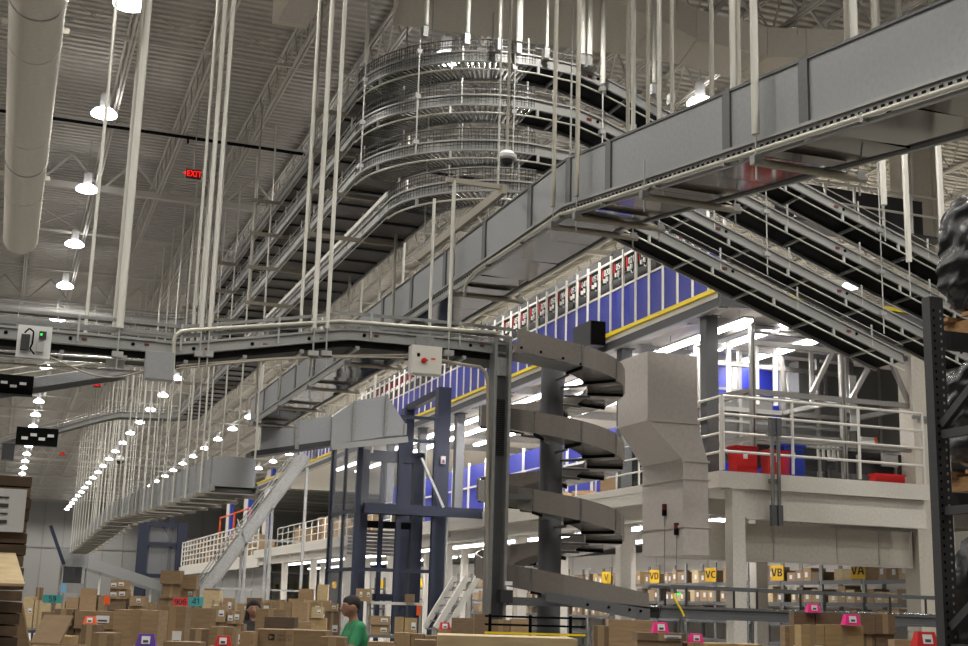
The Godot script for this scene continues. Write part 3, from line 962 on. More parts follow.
	wr.pipe([c + Vector3(-0.14, 0.1, 0.12), c + Vector3(-0.08, 0.17, 0.12), c + Vector3(-0.02, 0.13, 0.12), c + Vector3(-0.02, -0.05, 0.12), c + Vector3(-0.05, -0.12, 0.12), c + Vector3(0.02, -0.2, 0.12)], 0.012, 5)
	part(a, "wiring", wr, M.black)
	c = at_d(159, 366.5, 19.8)
	var g := thing("junction_box", "plain grey junction box hanging where the front conveyor starts to climb", "junction box", c - Vector3(0, 0.22, 0))
	block(g, "body", c, Vector3(0.42, 0.43, 0.16), M.galv_light)
	block(g, "lid", c + Vector3(0, 0, 0.09), Vector3(0.4, 0.41, 0.02), M.panel_grey)
	c = at_d(425, 361, 19.8)
	var s2 := thing("disconnect_box", "pale grey switch box with a red rotary handle under the front conveyor", "switch box", c - Vector3(0, 0.22, 0))
	block(s2, "body", c, Vector3(0.5, 0.46, 0.2), M.white_plastic)
	block(s2, "lid", c + Vector3(0, 0, 0.11), Vector3(0.48, 0.44, 0.02), M.rod_white)
	var rh := rod(s2, "rotary_handle", c + Vector3(-0.06, -0.02, 0.12), c + Vector3(-0.06, -0.02, 0.16), 0.045, M.red)
	block(rh, "handle_grip", c + Vector3(-0.06, -0.02, 0.17), Vector3(0.11, 0.03, 0.02), M.red)
	block(s2, "selector", c + Vector3(-0.15, 0.07, 0.125), Vector3(0.04, 0.05, 0.02), M.black)
	block(s2, "red_tag", c + Vector3(0.1, 0.02, 0.123), Vector3(0.07, 0.03, 0.005), M.sign_red)
	block(s2, "bracket", c + Vector3(0, 0.3, -0.04), Vector3(0.3, 0.2, 0.04), M.galv)
	# hangers
	var tube_label := {119: "thickest white drop tube, holding the front conveyor left of the junction box", 201: "white drop tube pair member next to the grey junction box", 209: "white drop tube pair member next to the grey junction box", 314: "slim white drop tube pair member crossing before the stacked conveyor run", 327: "slim white drop tube pair member crossing before the stacked conveyor run", 449: "short white drop tube beside the switch box with the red handle"}
	for q in [[119, 1, 0.055], [201, 2, 0.032], [209, 1, 0.032], [314, 1, 0.034], [327, 1, 0.034], [449, 1, 0.035]]:
		var pp := at_d(q[0], 336, 19.9)
		var hh := thing("drop_rod", tube_label[q[0]], "rod", pp, "drop tubes of the front conveyor")
		var tp := 15.0 if q[0] < 400 else 8.62
		if tp < 10.0: bar(hh, "cross_strut", Vector3(pp.x - 0.15, tp, pp.z), Vector3(7.45, tp, pp.z), 0.06, 0.08, M.strut)
		rod(hh, "hanger_tube", pp + Vector3(0, 0.12, 0), Vector3(pp.x, tp, pp.z), q[2], M.rod_white)
		rod(hh, "thread_rod", pp + Vector3(0, -0.5, 0), pp + Vector3(0, 0.15, 0), 0.013, M.rod_thin)
		block(hh, "clamp", pp + Vector3(0, -0.28, 0), Vector3(0.16, 0.08, 0.1), M.galv_light)
		var pb := Vector3(pp.x, pp.y, -20.98)
		rod(hh, "rear_tube", pb - Vector3(0, 0.3, 0), Vector3(pb.x, tp, pb.z), q[2] * 0.8, M.rod_white)
	# short branch conveyors at the left
	var br := thing("belt_conveyor", "short grey belt conveyor with a black drive box sloping down below the control panel", "conveyor", V(0.4, 4.9, 22.3))
	var q0 := [at_d(-140, 411, 22.0), at_d(0, 383, 22.0), at_d(88, 370, 22.0), at_d(130, 364, 22.0)]
	for s in [0.0, 0.7]:
		var m := MB.new(); var l := []
		for z in q0: l.append(z + Vector3(0, 0, -s))
		m.sweep(l, rect(0, -0.08, 0.05, 0.16)); part(br, "side_channel", m, M.panel_grey)
		for hh in [0.1, 0.2]:
			m = MB.new(); var l2 := []
			for z in l: l2.append(z + Vector3(0, hh, 0))
			m.pipe(l2, 0.018, 5); part(br, "guard_rail", m, M.conduit)
	var mb := MB.new(); var lb := []
	for z in q0: lb.append(z + Vector3(0, -0.05, -0.35))
	mb.sweep(lb, rect(0, 0, 0.66, 0.04)); part(br, "belt", mb, M.bed)
	var dc := at_d(8, 385, 21.8)
	var dbx := block(br, "drive_box", dc, Vector3(0.75, 0.3, 0.25), M.black)
	for k in 4: block(dbx, "cable_gland", dc + Vector3(-0.2 + k * 0.14, -0.03 + 0.05 * (k % 2), 0.13), Vector3(0.1, 0.04, 0.03), M.white_plastic)
	for x in [-1.2, 1.0]:
		rod(br, "hanger_tube", V(x, 5.0, 22.8), V(x, 15, 22.8), 0.03, M.rod_white)
	# drive box of the far descending run
	var fb := thing("drive_box", "black drive unit with white fittings under the distant sloping conveyor", "drive unit", at_d(37, 438, 59.3))
	var fc := at_d(37, 437, 59.3)
	var fcs := block(fb, "casing", fc, Vector3(1.7, 0.75, 0.4), M.black)
	for k in 4: block(fcs, "fitting", fc + Vector3(-0.5 + k * 0.35, -0.1 + 0.16 * (k % 2), 0.22), Vector3(0.26, 0.12, 0.06), M.white_plastic)
	var fp := at_d(8, 452, 59.3)
	block(fb, "motor", fp, Vector3(0.5, 0.7, 0.4), M.dark_steel)

# ---------- spiral chute ----------
func build_chute() -> void:
	var C := V(8.85, 0, 21.05)
	var R := 1.27
	var r := 0.62
	var pitch := 1.28
	var wall_h := 0.36
	var o := thing("spiral_chute", "stainless steel spiral chute winding down round a round post", "chute", C)
	# angle: 0 at the front (towards the camera), growing the way the parcels slide: front -> right -> back -> left
	var dir := func(a: float) -> Vector3: return Vector3(sin(a), 0, cos(a))
	var y0 := 5.66
	var turns := 3.0
	var jit := []
	for q in 24: jit.append(rng.randf_range(-0.16, 0.16))
	var k := 30
	var seg := TAU / k
	var n_seg := int(turns * k)
	# each flight of the outer wall is a run of bent sheets
	for i in n_seg:
		var a0 := i * seg
		var a1 := (i + 1) * seg
		var b0 := y0 - pitch * a0 / TAU
		var b1 := y0 - pitch * a1 / TAU
		var d0: Vector3 = dir.call(a0)
		var d1: Vector3 = dir.call(a1)
		if i % 3 == 0:
			var m := MB.new()
			for j in 3:
				var e0 := (i + j) * seg
				var e1 := (i + j + 1) * seg
				var f0: Vector3 = dir.call(e0)
				var f1: Vector3 = dir.call(e1)
				var h0 := y0 - pitch * e0 / TAU
				var h1 := y0 - pitch * e1 / TAU
				var u := Vector3(0, wall_h, 0)
				var fm: Vector3 = (f0 + f1).normalized().rotated(Vector3.UP, jit[(i + j) % 24])
				for rr in [R, R - 0.025]:
					var sg := 1.0 if rr == R else -1.0
					m.quad_s(C + f0 * rr + Vector3(0, h0, 0), C + f1 * rr + Vector3(0, h1, 0), C + f1 * rr + Vector3(0, h1, 0) + u, C + f0 * rr + Vector3(0, h0, 0) + u, fm * sg, fm * sg, fm * sg, fm * sg)
				m.quad(C + f0 * R + Vector3(0, h0, 0) + u, C + f1 * R + Vector3(0, h1, 0) + u, C + f1 * (R - 0.025) + Vector3(0, h1, 0) + u, C + f0 * (R - 0.025) + Vector3(0, h0, 0) + u, Vector3.UP)
				m.quad(C + f0 * R + Vector3(0, h0, 0), C + f1 * R + Vector3(0, h1, 0), C + f1 * (R - 0.025) + Vector3(0, h1, 0), C + f0 * (R - 0.025) + Vector3(0, h0, 0), Vector3.DOWN)
			part(o, "outer_wall", m, M.stainless)
			var f := MB.new()
			for j in 3:
				var e0 := (i + j) * seg
				var e1 := (i + j + 1) * seg
				var f0: Vector3 = dir.call(e0)
				var f1: Vector3 = dir.call(e1)
				var h0 := y0 - pitch * e0 / TAU + 0.03
				var h1 := y0 - pitch * e1 / TAU + 0.03
				for t in [0.0, -0.03]:
					f.quad(C + f0 * (R - 0.02) + Vector3(0, h0 + t, 0), C + f1 * (R - 0.02) + Vector3(0, h1 + t, 0), C + f1 * r + Vector3(0, h1 + t, 0), C + f0 * r + Vector3(0, h0 + t, 0), Vector3.UP if t == 0.0 else Vector3.DOWN)
			part(o, "slide_floor", f, M.stainless)
			var iw := MB.new()
			for j in 3:
				var e0 := (i + j) * seg
				var e1 := (i + j + 1) * seg
				var f0: Vector3 = dir.call(e0)
				var f1: Vector3 = dir.call(e1)
				var h0 := y0 - pitch * e0 / TAU
				var h1 := y0 - pitch * e1 / TAU
				var u := Vector3(0, 0.14, 0)
				for rr in [r, r + 0.02]:
					var sg := -1.0 if rr == r else 1.0
					iw.quad_s(C + f0 * rr + Vector3(0, h0, 0), C + f1 * rr + Vector3(0, h1, 0), C + f1 * rr + Vector3(0, h1, 0) + u, C + f0 * rr + Vector3(0, h0, 0) + u, f0 * sg, f1 * sg, f1 * sg, f0 * sg)
			part(o, "inner_wall", iw, M.stainless_in)
			bar(o, "floor_rib", C + d0 * r + Vector3(0, b0 - 0.02, 0), C + d0 * (R - 0.02) + Vector3(0, b0 - 0.02, 0), 0.03, 0.05, M.black)
			if i % 3 == 0:
				rod(o, "support_arm", C + d0 * 0.2 + Vector3(0, b0 - 0.06, 0), C + d0 * (r + 0.05) + Vector3(0, b0 - 0.06, 0), 0.025, M.frame_grey)
				# chrome strip standing in for a bright reflection streak on the wall
				bar(o, "glint_strip", C + d0 * (R + 0.006) + Vector3(0, b0, 0), C + d0 * (R + 0.006) + Vector3(0, b0 + wall_h, 0), 0.03, 0.012, M.chrome, d0)
	var post := MB.new(); post.tube(C + Vector3(0, 0, 0), C + Vector3(0, 6.2, 0), 0.2, 20); part(o, "centre_post", post, M.frame_grey)
	# straight infeed tangent to the first flight
	var zf := C.z + R
	var inf := MB.new()
	var x0 := 7.68
	var x1 := C.x
	var yi := 5.83
	inf.hexa([Vector3(x0, yi - 0.02, zf), Vector3(x1, y0, zf), Vector3(x1, y0, zf - 0.025), Vector3(x0, yi - 0.02, zf - 0.025), Vector3(x0, yi + 0.36, zf), Vector3(x1, y0 + wall_h, zf), Vector3(x1, y0 + wall_h, zf - 0.025), Vector3(x0, yi + 0.36, zf - 0.025)])
	part(o, "infeed_wall", inf, M.stainless)
	inf = MB.new()
	inf.hexa([Vector3(x0, yi - 0.05, zf - 0.02), Vector3(x1, y0, zf - 0.02), Vector3(x1, y0, zf - R + r), Vector3(x0, yi - 0.05, zf - R + r), Vector3(x0, yi - 0.02, zf - 0.02), Vector3(x1, y0 + 0.03, zf - 0.02), Vector3(x1, y0 + 0.03, zf - R + r), Vector3(x0, yi - 0.02, zf - R + r)])
	part(o, "infeed_floor", inf, M.panel_grey)
	inf = MB.new()
	inf.hexa([Vector3(x0, yi - 0.02, zf - R + r), Vector3(x1, y0, zf - R + r), Vector3(x1, y0, zf - R + r - 0.02), Vector3(x0, yi - 0.02, zf - R + r - 0.02), Vector3(x0, yi + 0.3, zf - R + r), Vector3(x1, y0 + 0.2, zf - R + r), Vector3(x1, y0 + 0.2, zf - R + r - 0.02), Vector3(x0, yi + 0.3, zf - R + r - 0.02)])
	part(o, "infeed_inner_wall", inf, M.stainless_in)
	for q in [[7.75, 5.84], [8.1, 5.8], [8.5, 5.73], [8.82, 5.66]]:
		rod(o, "bolt_hole", Vector3(q[0], q[1] + 0.03, zf + 0.002), Vector3(q[0], q[1] + 0.03, zf + 0.012), 0.025, M.black)
	# straight outfeed at the bottom
	var ye := y0 - pitch * turns
	var ae := turns * TAU
	var de: Vector3 = dir.call(ae)
	var te: Vector3 = Vector3(cos(ae), 0, -sin(ae))
	var pe := C + de * R + Vector3(0, ye, 0)
	var qe := V(10.1, 1.72, 19.78)
	var ow := MB.new()
	var u2 := Vector3(0, wall_h, 0)
	ow.hexa([pe, qe, qe + Vector3(0, 0, -0.025), pe + Vector3(0, 0, -0.025), pe + u2, qe + u2 * 0.7, qe + u2 * 0.7 + Vector3(0, 0, -0.025), pe + u2 + Vector3(0, 0, -0.025)])
	part(o, "outfeed_wall", ow, M.stainless)
	ow = MB.new()
	ow.hexa([pe, qe, qe + Vector3(0, 0, -0.7), pe + Vector3(0, 0, -0.66), pe + Vector3(0, 0.03, 0), qe + Vector3(0, 0.03, 0), qe + Vector3(0, 0.03, -0.7), pe + Vector3(0, 0.03, -0.66)])
	part(o, "outfeed_floor", ow, M.stainless)
	ow = MB.new()
	ow.hexa([pe + Vector3(-0.6, -0.02, 0.04), qe + Vector3(0, -0.2, 0.04), qe + Vector3(0, -0.2, 0), pe + Vector3(-0.6, -0.02, 0), pe + Vector3(-0.6, 0.12, 0.04), qe + Vector3(0, 0.0, 0.04), qe, pe + Vector3(-0.6, 0.12, 0)])
	part(o, "outfeed_skirt", ow, M.frame_grey)
	for t in [0.1, 0.4, 0.7, 0.86]:
		var q := pe.lerp(qe, t) + Vector3(0, -0.05, 0.045)
		rod(o, "bolt_hole", q, q + Vector3(0, 0, 0.01), 0.025, M.black)
	# tall support leg at the left with a louvred inset and a foot beam
	var lx := 7.45
	var ld := 19.95
	var lg := thing("chute_support_frame", "tall dark grey boxed post with pale edges carrying the chute's infeed", "post", V(lx, 0, ld))
	var pb := block(lg, "post_body", V(lx, 3.0, ld + 0.08), Vector3(0.2, 6.0, 0.12), M.frame_grey)
	for s in [-0.125, 0.125]:
		block(lg, "post_flange", V(lx + s, 3.0, ld), Vector3(0.05, 6.0, 0.28), M.galv)
	for i in 26:
		block(pb, "louvre", V(lx, 4.1 + i * 0.036, ld + 0.005), Vector3(0.2, 0.018, 0.03), M.dark_steel)
	block(lg, "top_plate", V(lx, 5.55, ld - 0.02), Vector3(0.22, 0.3, 0.03), M.galv_light)
	block(lg, "foot_beam", V(8.3, 1.78, ld), Vector3(1.25, 0.13, 0.14), M.frame_grey)
	block(lg, "cross_beam", V(8.05, 3.45, ld + 0.1), Vector3(0.75, 0.08, 0.08), M.frame_grey)
	block(lg, "base_plate", V(lx, 0.02, ld), Vector3(0.4, 0.04, 0.4), M.frame_grey)
	var mo := block(lg, "motor", V(7.55, 1.85, ld - 0.2), Vector3(0.2, 0.2, 0.2), M.dark_steel)
	block(mo, "motor_plate", V(7.57, 2.05, ld - 0.31), Vector3(0.12, 0.06, 0.02), M.paper)
	# take-away conveyor along the floor level racks
	var tk := thing("roller_conveyor", "dark grey take-away roller conveyor leading right from the spiral chute's foot", "conveyor", V(14.5, 1.5, 20.2))
	for d in [19.8, 20.55]:
		var m := MB.new(); m.sweep([V(10.3, 1.78, d), V(21.0, 1.72, d)], c_rail(1.0 if d < 20 else -1.0, 0.0, 0.2)); part(tk, "side_channel", m, M.frame_grey)
		bar(tk, "guard_rail", V(10.5, 2.1, d), V(21.0, 2.04, d), 0.03, 0.05, M.frame_grey)
		for i in 8:
			bar(tk, "guard_post", V(10.8 + i * 1.35, 1.7, d), V(10.8 + i * 1.35, 2.1, d), 0.03, 0.03, M.dark_steel)
			if d < 20:
				rod(tk, "leg", V(10.7 + i * 1.35, 0, d), V(10.7 + i * 1.35, 1.6, d), 0.03, M.frame_grey)
	var bm := MB.new(); bm.sweep([V(10.3, 1.7, 20.18), V(21.0, 1.64, 20.18)], rect(0, 0, 0.72, 0.05)); part(tk, "bed_pan", bm, M.bed)
	for i in 80:
		rod(tk, "roller", V(10.4 + i * 0.13, 1.755, 19.82), V(10.4 + i * 0.13, 1.755, 20.53), 0.025, M.roller)
	block(tk, "sensor_light", V(10.62, 1.98, 19.72), Vector3(0.04, 0.03, 0.03), M.green_glow)
	var yc := MB.new()
	yc.pipe([V(10.5, 1.97, 19.72), V(10.56, 1.85, 19.7), V(10.66, 1.7, 19.7), V(10.7, 1.62, 19.7)], 0.018, 5)
	part(tk, "yellow_cable", yc, M.yellow)

# ---------- far trunk conveyor, incline ----------
func build_trunk() -> void:
	var o := thing("enclosed_conveyor", "very long distant grey panelled conveyor hung on forests of white rods", "conveyor", V(5.6, 4.5, 60))
	var prof := [[34.0, 4.55, 0.75], [38.0, 4.62, 0.78], [50.0, 4.95, 0.8], [67.0, 5.5, 0.7], [88.0, 5.15, 0.7], [104.0, 4.9, 0.7]]
	var yb := func(d: float) -> Array:
		for i in prof.size() - 1:
			if d <= prof[i + 1][0] or i == prof.size() - 2:
				var t: float = (d - prof[i][0]) / (prof[i + 1][0] - prof[i][0])
				return [lerpf(prof[i][1], prof[i + 1][1], t), lerpf(prof[i][2], prof[i + 1][2], t)]
		return [5.0, 0.7]
	var d := 34.6
	while d < 103.0:
		var st := 1.5
		for x in [5.0, 6.06]:
			var A: Array = yb.call(d)
			var B: Array = yb.call(d + st - 0.06)
			var m := MB.new()
			m.hexa([V(x, A[0], d), V(x, B[0], d + st - 0.06), V(x + 0.04, B[0], d + st - 0.06), V(x + 0.04, A[0], d), V(x, A[0] + A[1], d), V(x, B[0] + B[1], d + st - 0.06), V(x + 0.04, B[0] + B[1], d + st - 0.06), V(x + 0.04, A[0] + A[1], d)])
			part(o, "side_panel", m, M.panel_grey)
		var C: Array = yb.call(d)
		bar(o, "panel_joint", V(4.97, C[0] - 0.1, d - 0.03), V(4.97, C[0] + C[1] + 0.03, d - 0.03), 0.08, 0.05, M.galv_light, Vector3.BACK)
		bar(o, "spreader_bar", V(4.95, C[0] - 0.14, d), V(6.16, C[0] - 0.14, d), 0.5, 0.06, M.channel)
		d += st
	for x in [4.98, 6.1]:
		var m := MB.new()
		var l := []
		for p in prof: l.append(V(x, p[1], p[0]))
		m.sweep(l, rect(0, -0.06, 0.06, 0.16)); part(o, "side_channel", m, M.channel)
	var bm := MB.new(); var bl := []
	for p in prof: bl.append(V(5.54, p[1] - 0.05, p[0]))
	bm.sweep(bl, rect(0, 0, 1.08, 0.04)); part(o, "bed_pan", bm, M.bed)
	# rounded front end
	var fr := MB.new()
	var arcp := arc(V(5.55, 4.55, 34.7), 0.57, PI * 1.06, PI * 1.98, 14)
	fr.sweep(arcp, rect(0, 0.37, 0.04, 0.78)); part(o, "curved_end_panel", fr, M.panel_grey)
	fr = MB.new(); fr.sweep(arcp, rect(0, -0.06, 0.06, 0.14)); part(o, "end_channel", fr, M.channel)
	var ad := 35.5
	while ad < 103.0:
		var C: Array = yb.call(ad)
		hanger("slim white rod pair carrying the distant panelled conveyor", "rod pairs of the distant panelled conveyor", V(4.85, 0, ad), V(6.25, 0, ad), C[0] - 0.2, [C[0] - 0.18], 0.026, M.rod_white)
		ad += 3.0
	# end box with a spout
	var e := thing("transfer_chute", "distant grey transfer box with a dark mouth under the conveyor's far end", "chute", V(5.0, 3.6, 105))
	block(e, "box", V(5.4, 4.4, 105), Vector3(1.9, 1.3, 1.6), M.panel_grey)
	block(e, "mouth", V(5.3, 3.2, 104.5), Vector3(1.3, 1.3, 0.8), M.dark_steel)
	block(e, "lip", V(5.3, 2.3, 104.3), Vector3(1.8, 0.7, 1.0), M.galv)
	bar(e, "brace", V(3.4, 6.8, 104), V(4.6, 4.0, 104), 0.25, 0.25, M.navy)
	for x in [4.5, 6.3]: rod(e, "leg", V(x, 0, 105), V(x, 3.9, 105), 0.08, M.galv)
	# cross conveyor near the far wall
	var c := thing("enclosed_conveyor", "faint grey conveyor sloping away beyond the distant transfer box", "conveyor", V(9, 3.5, 118))
	var cm := MB.new(); cm.sweep([V(6.3, 4.4, 112), V(15, 2.6, 128)], rect(0, 0, 1.0, 0.9)); part(c, "side_casing", cm, M.panel_grey)
	cm = MB.new(); cm.sweep([V(6.3, 4.9, 112), V(15, 3.1, 128)], rect(-0.5, 0, 0.08, 0.12)); part(c, "top_rail", cm, M.channel)
	for t in [0.2, 0.5, 0.8]:
		var p := V(6.3, 4.2, 112).lerp(V(15, 2.3, 128), t)
		rod(c, "leg", Vector3(p.x, 0, p.z), p, 0.09, M.white_steel)
	# inclined conveyor
	var n := thing("incline_conveyor", "steep light grey inclined conveyor on thin steel legs in front of the distant deck", "conveyor", V(9, 0, 60))
	var a := V(7.9, 0.9, 60)
	var b := V(12.9, 8.4, 60)
	for z in [0.0, -1.0]:
		var m := MB.new(); m.sweep([a + Vector3(0, 0, z), b + Vector3(0, 0, z)], rect(0, 0, 0.06, 0.46), false); part(n, "side_panel", m, M.galv_light)
		m = MB.new(); m.sweep([a + Vector3(0, 0, z), b + Vector3(0, 0, z)], rect(0, -0.26, 0.12, 0.09), false); part(n, "bottom_chord", m, M.channel)
		m = MB.new(); m.sweep([a + Vector3(-0.2, 0.5, z), b + Vector3(-0.2, 0.5, z)], rect(0, 0, 0.05, 0.05), false); part(n, "hand_rail", m, M.galv_light)
	var m5 := MB.new(); m5.sweep([a + Vector3(0, 0, -0.5), b + Vector3(0, 0, -0.5)], rect(0, -0.2, 1.0, 0.05), false); part(n, "belt", m5, M.bed)
	for i in 12:
		var p := a.lerp(b, i / 11.0)
		bar(n, "rail_post", p, p + Vector3(-0.2, 0.55, 0), 0.05, 0.05, M.galv_light)
	for t in [0.25, 0.5, 0.72]:
		var p := a.lerp(b, t)
		for z in [0.0, -1.0]: bar(n, "leg", Vector3(p.x, 0, p.z + z), p + Vector3(0, -0.3, z), 0.12, 0.12, M.galv_light)
	bar(n, "leg_tie", V(8.9, 2.2, 60), V(13.0, 2.2, 60), 0.08, 0.08, M.galv_light)
	bar(n, "leg_tie", V(10.2, 4.4, 60), V(13.0, 4.4, 60), 0.08, 0.08, M.galv_light)
	bar(n, "leg", V(13.0, 0, 60), V(13.0, 7.8, 60), 0.12, 0.12, M.galv_light)
	bar(n, "brace", V(10.3, 4.4, 60), V(9.7, 6.0, 60).lerp(V(10.2, 4.6, 60), 0.5), 0.06, 0.06, M.galv_light)

# ---------- rails ----------
func rail_run(label: String, group: String, a: Vector3, b: Vector3, h: float, rails: int, step: float, mt: Material, r := 0.025) -> Node3D:
	var o := thing("guardrail", label, "railing", (a + b) * 0.5, group)
	for i in rails:
		rod(o, "rail", a + Vector3(0, h * (i + 1) / rails, 0), b + Vector3(0, h * (i + 1) / rails, 0), r, mt)
	var n := int(ceil(a.distance_to(b) / step))
	for i in n + 1:
		var p := a.lerp(b, float(i) / n)
		rod(o, "post", p, p + Vector3(0, h, 0), r * 1.15, mt)
	return o

# ---------- mezzanine ----------
const MX := 16.5
const LO := 5.12
const UP_ := 9.72
const FD := 28.5

func column(label: String, group: String, x: float, d: float, y0: float, y1: float, w: float, mt: Material) -> void:
	var o := thing("steel_column", label, "column", V(x, y0, d), group)
	block(o, "shaft", V(x, (y0 + y1) / 2, d), Vector3(w, y1 - y0, w), mt)
	block(o, "base_plate", V(x, y0 + 0.015, d), Vector3(w * 1.7, 0.03, w * 1.7), mt)
	block(o, "cap_plate", V(x, y1 - 0.015, d), Vector3(w * 1.4, 0.03, w * 1.4), mt)

func tube_lamp(p: Vector3, L: float, label: String, group: String, e := 1.0) -> void:
	var o := thing("strip_light", label, "strip light", p, group)
	block(o, "housing", p + Vector3(0, 0.07, 0), Vector3(0.3, 0.06, L), M.white_plastic)
	for s in [-0.4, 0.4]: rod(o, "stem", p + Vector3(0, 0.09, s * L), p + Vector3(0, 0.42, s * L), 0.012, M.rod_thin)
	for s in [-0.08, 0.08]:
		local(o, "tube", unit_tube, M.tube_glow, world_of(o).affine_inverse() * axis_xf(p + Vector3(s, 0, -L / 2 + 0.03), p + Vector3(s, 0, L / 2 - 0.03), 0.06))
	var li := AreaLight3D.new()
	li.name = "light"
	li.area_size = Vector2(0.2, L)
	li.light_energy = TUBE_E * L * e
	li.light_color = Color(1, 0.985, 0.97)
	li.area_range = 40.0
	li.shadow_enabled = true
	li.position = Vector3(0, -0.04, 0)
	li.rotation.x = -PI / 2
	o.add_child(li)

func build_mezzanine() -> void:
	var o := thing("mezzanine_deck", "white painted lower mezzanine deck with a deep edge beam along the aisle", "platform", V(MX, LO - 0.5, 60))
	var far_d := 92.0
	block(o, "deck_slab", V(32.5, LO - 0.1, (FD + far_d) / 2 + 1.5), Vector3(32, 0.2, far_d - FD - 3.0), M.white_paint)
	block(o, "edge_beam", V(MX + 0.1, LO - 0.26, (31.7 + far_d) / 2), Vector3(0.16, 0.52, far_d - 31.7), M.white_paint)
	block(o, "lower_beam", V(MX + 0.45, LO - 0.75, (31.7 + far_d) / 2), Vector3(0.25, 0.46, far_d - 31.7), M.white_paint)
	for i in 14:
		var d := 33.0 + i * 4.34
		block(o, "cross_beam", V(32.5, LO - 0.45, d), Vector3(31.5, 0.5, 0.2), M.white_paint)
	# the front bay by the platform
	var f := thing("front_platform", "white front platform bay with a tall fascia under the aluminium machine frame", "platform", V(19.6, LO - 1.1, FD))
	block(f, "deck_slab", V(19.6, LO - 0.19, FD + 1.5), Vector3(6.1, 0.38, 3.0), M.white_paint)
	block(f, "fascia_trim", V(19.55, LO - 0.19, FD - 0.05), Vector3(6.2, 0.4, 0.1), M.white_paint)
	block(f, "fascia_beam", V(19.95, LO - 0.75, FD + 0.15), Vector3(5.45, 0.72, 0.12), M.white_paint)
	block(f, "fascia_flange", V(19.95, LO - 1.1, FD + 0.12), Vector3(5.45, 0.04, 0.22), M.white_paint)
	block(f, "side_fascia", V(MX - 0.02, LO - 0.19, FD + 1.4), Vector3(0.1, 0.4, 2.9), M.white_paint)
	# columns
	column("white square column standing at the corner of the front platform", "", 17.0, FD + 0.15, 0, LO - 0.38, 0.36, M.white_paint)
	column("white column standing in from the platform's corner, lit from the aisle behind it", "", 19.95, 32.4, 0, LO - 0.7, 0.36, M.white_paint)
	for i in 7:
		column("white square column carrying the lower deck along the aisle", "columns of the lower deck", MX + 0.35, 34.6 + i * 8.0, 0, LO - 0.98, 0.34, M.white_paint)
	var bc := thing("building_column", "broad pale building column rising past the right end of the platform", "column", V(23.3, 0, 29.2))
	block(bc, "shaft", V(23.3, 7.6, 29.4), Vector3(1.0, 15.2, 0.6), M.duct_white)
	block(bc, "left_flange", V(22.78, 7.6, 29.05), Vector3(0.12, 15.2, 0.1), M.duct_white)
	block(bc, "right_flange", V(23.82, 7.6, 29.05), Vector3(0.12, 15.2, 0.1), M.duct_white)
	block(bc, "band", V(23.3, 7.0, 29.02), Vector3(1.2, 0.1, 0.06), M.galv)
	# upper deck
	var u := thing("mezzanine_deck", "grey steel upper mezzanine deck with a yellow edge rail", "platform", V(MX, UP_ - 0.4, 60))
	block(u, "deck_slab", V(32.5, UP_ - 0.1, (FD + far_d) / 2), Vector3(32, 0.16, far_d - FD), M.white_paint)
	block(u, "edge_beam", V(MX + 0.08, UP_ - 0.24, (FD + far_d) / 2), Vector3(0.12, 0.36, far_d - FD), M.frame_grey)
	block(u, "edge_flange", V(MX + 0.14, UP_ - 0.43, (FD + far_d) / 2), Vector3(0.28, 0.03, far_d - FD), M.galv_light)
	block(u, "front_beam", V(20, UP_ - 0.24, FD - 0.05), Vector3(7, 0.36, 0.12), M.frame_grey)
	bar(u, "edge_rail", V(MX, UP_ + 0.02, FD - 0.1), V(MX, UP_ + 0.02, far_d), 0.14, 0.11, M.yellow)
	bar(u, "edge_rail", V(MX, UP_ + 0.02, FD - 0.1), V(23, UP_ + 0.02, FD - 0.1), 0.14, 0.11, M.yellow)
	for i in 8:
		block(u, "cross_beam", V(32.5, UP_ - 0.35, 30.5 + i * 4.34), Vector3(31.5, 0.28, 0.16), M.galv_light)
	for i in 8:
		column("grey steel column between the two mezzanine decks", "columns between the decks", MX + 0.35, 29.6 + i * 5.0, LO, UP_ - 0.42, 0.34, M.frame_grey)
	# strip lights: under the upper deck and under the lower deck
	for i in 9:
		tube_lamp(V(17.7, UP_ - 0.55, 31.4 + i * 5.0), 4.8, "long glowing strip light under the upper deck", "strip lights under the upper deck")
		tube_lamp(V(18.9, UP_ - 0.55, 31.4 + i * 5.0), 4.8, "long glowing strip light under the upper deck", "strip lights under the upper deck")
		if i < 5: tube_lamp(V(20.6, UP_ - 0.55, 31.8 + i * 6.0), 4.8, "long glowing strip light under the upper deck", "strip lights under the upper deck")
	for i in 12:
		tube_lamp(V(19.0, LO - 0.85, 35.0 + i * 5.0), 4.8, "glowing strip light under the lower deck", "strip lights under the lower deck", 0.45)
		if i > 0 and i < 14: tube_lamp(V(22.6, LO - 0.85, 33.0 + i * 6.0), 4.8, "glowing strip light under the lower deck", "strip lights under the lower deck", 0.45)
	# upper parapet of blue boards, white posts and number displays
	var pp := thing("blue_parapet", "row of blue boards between white posts along the upper deck edge", "parapet", V(MX + 0.3, UP_, 50))
	var dsp := ["004", "051", "020", "051", "021", "051", "020", "051", "041", "051"]
	var d := FD + 0.1
	var i2 := 0
	while d < 80.0:
		block(pp, "blue_board", V(MX + 0.3, UP_ + 0.75, d + 0.425), Vector3(0.03, 1.42, 0.79), M.blue)
		var tall := 2.62 if i2 < 44 else 1.9
		block(pp, "white_post", V(MX + 0.27, UP_ + tall / 2, d), Vector3(0.07, tall, 0.05), M.white_steel)
		d += 0.85
		i2 += 1
	bar(pp, "top_cap", V(MX + 0.3, UP_ + 1.5, FD), V(MX + 0.3, UP_ + 1.5, 80), 0.06, 0.06, M.white_steel)
	bar(pp, "upper_rail", V(MX + 0.3, UP_ + 2.45, FD + 2), V(MX + 0.3, UP_ + 2.45, 66), 0.05, 0.06, M.white_steel)
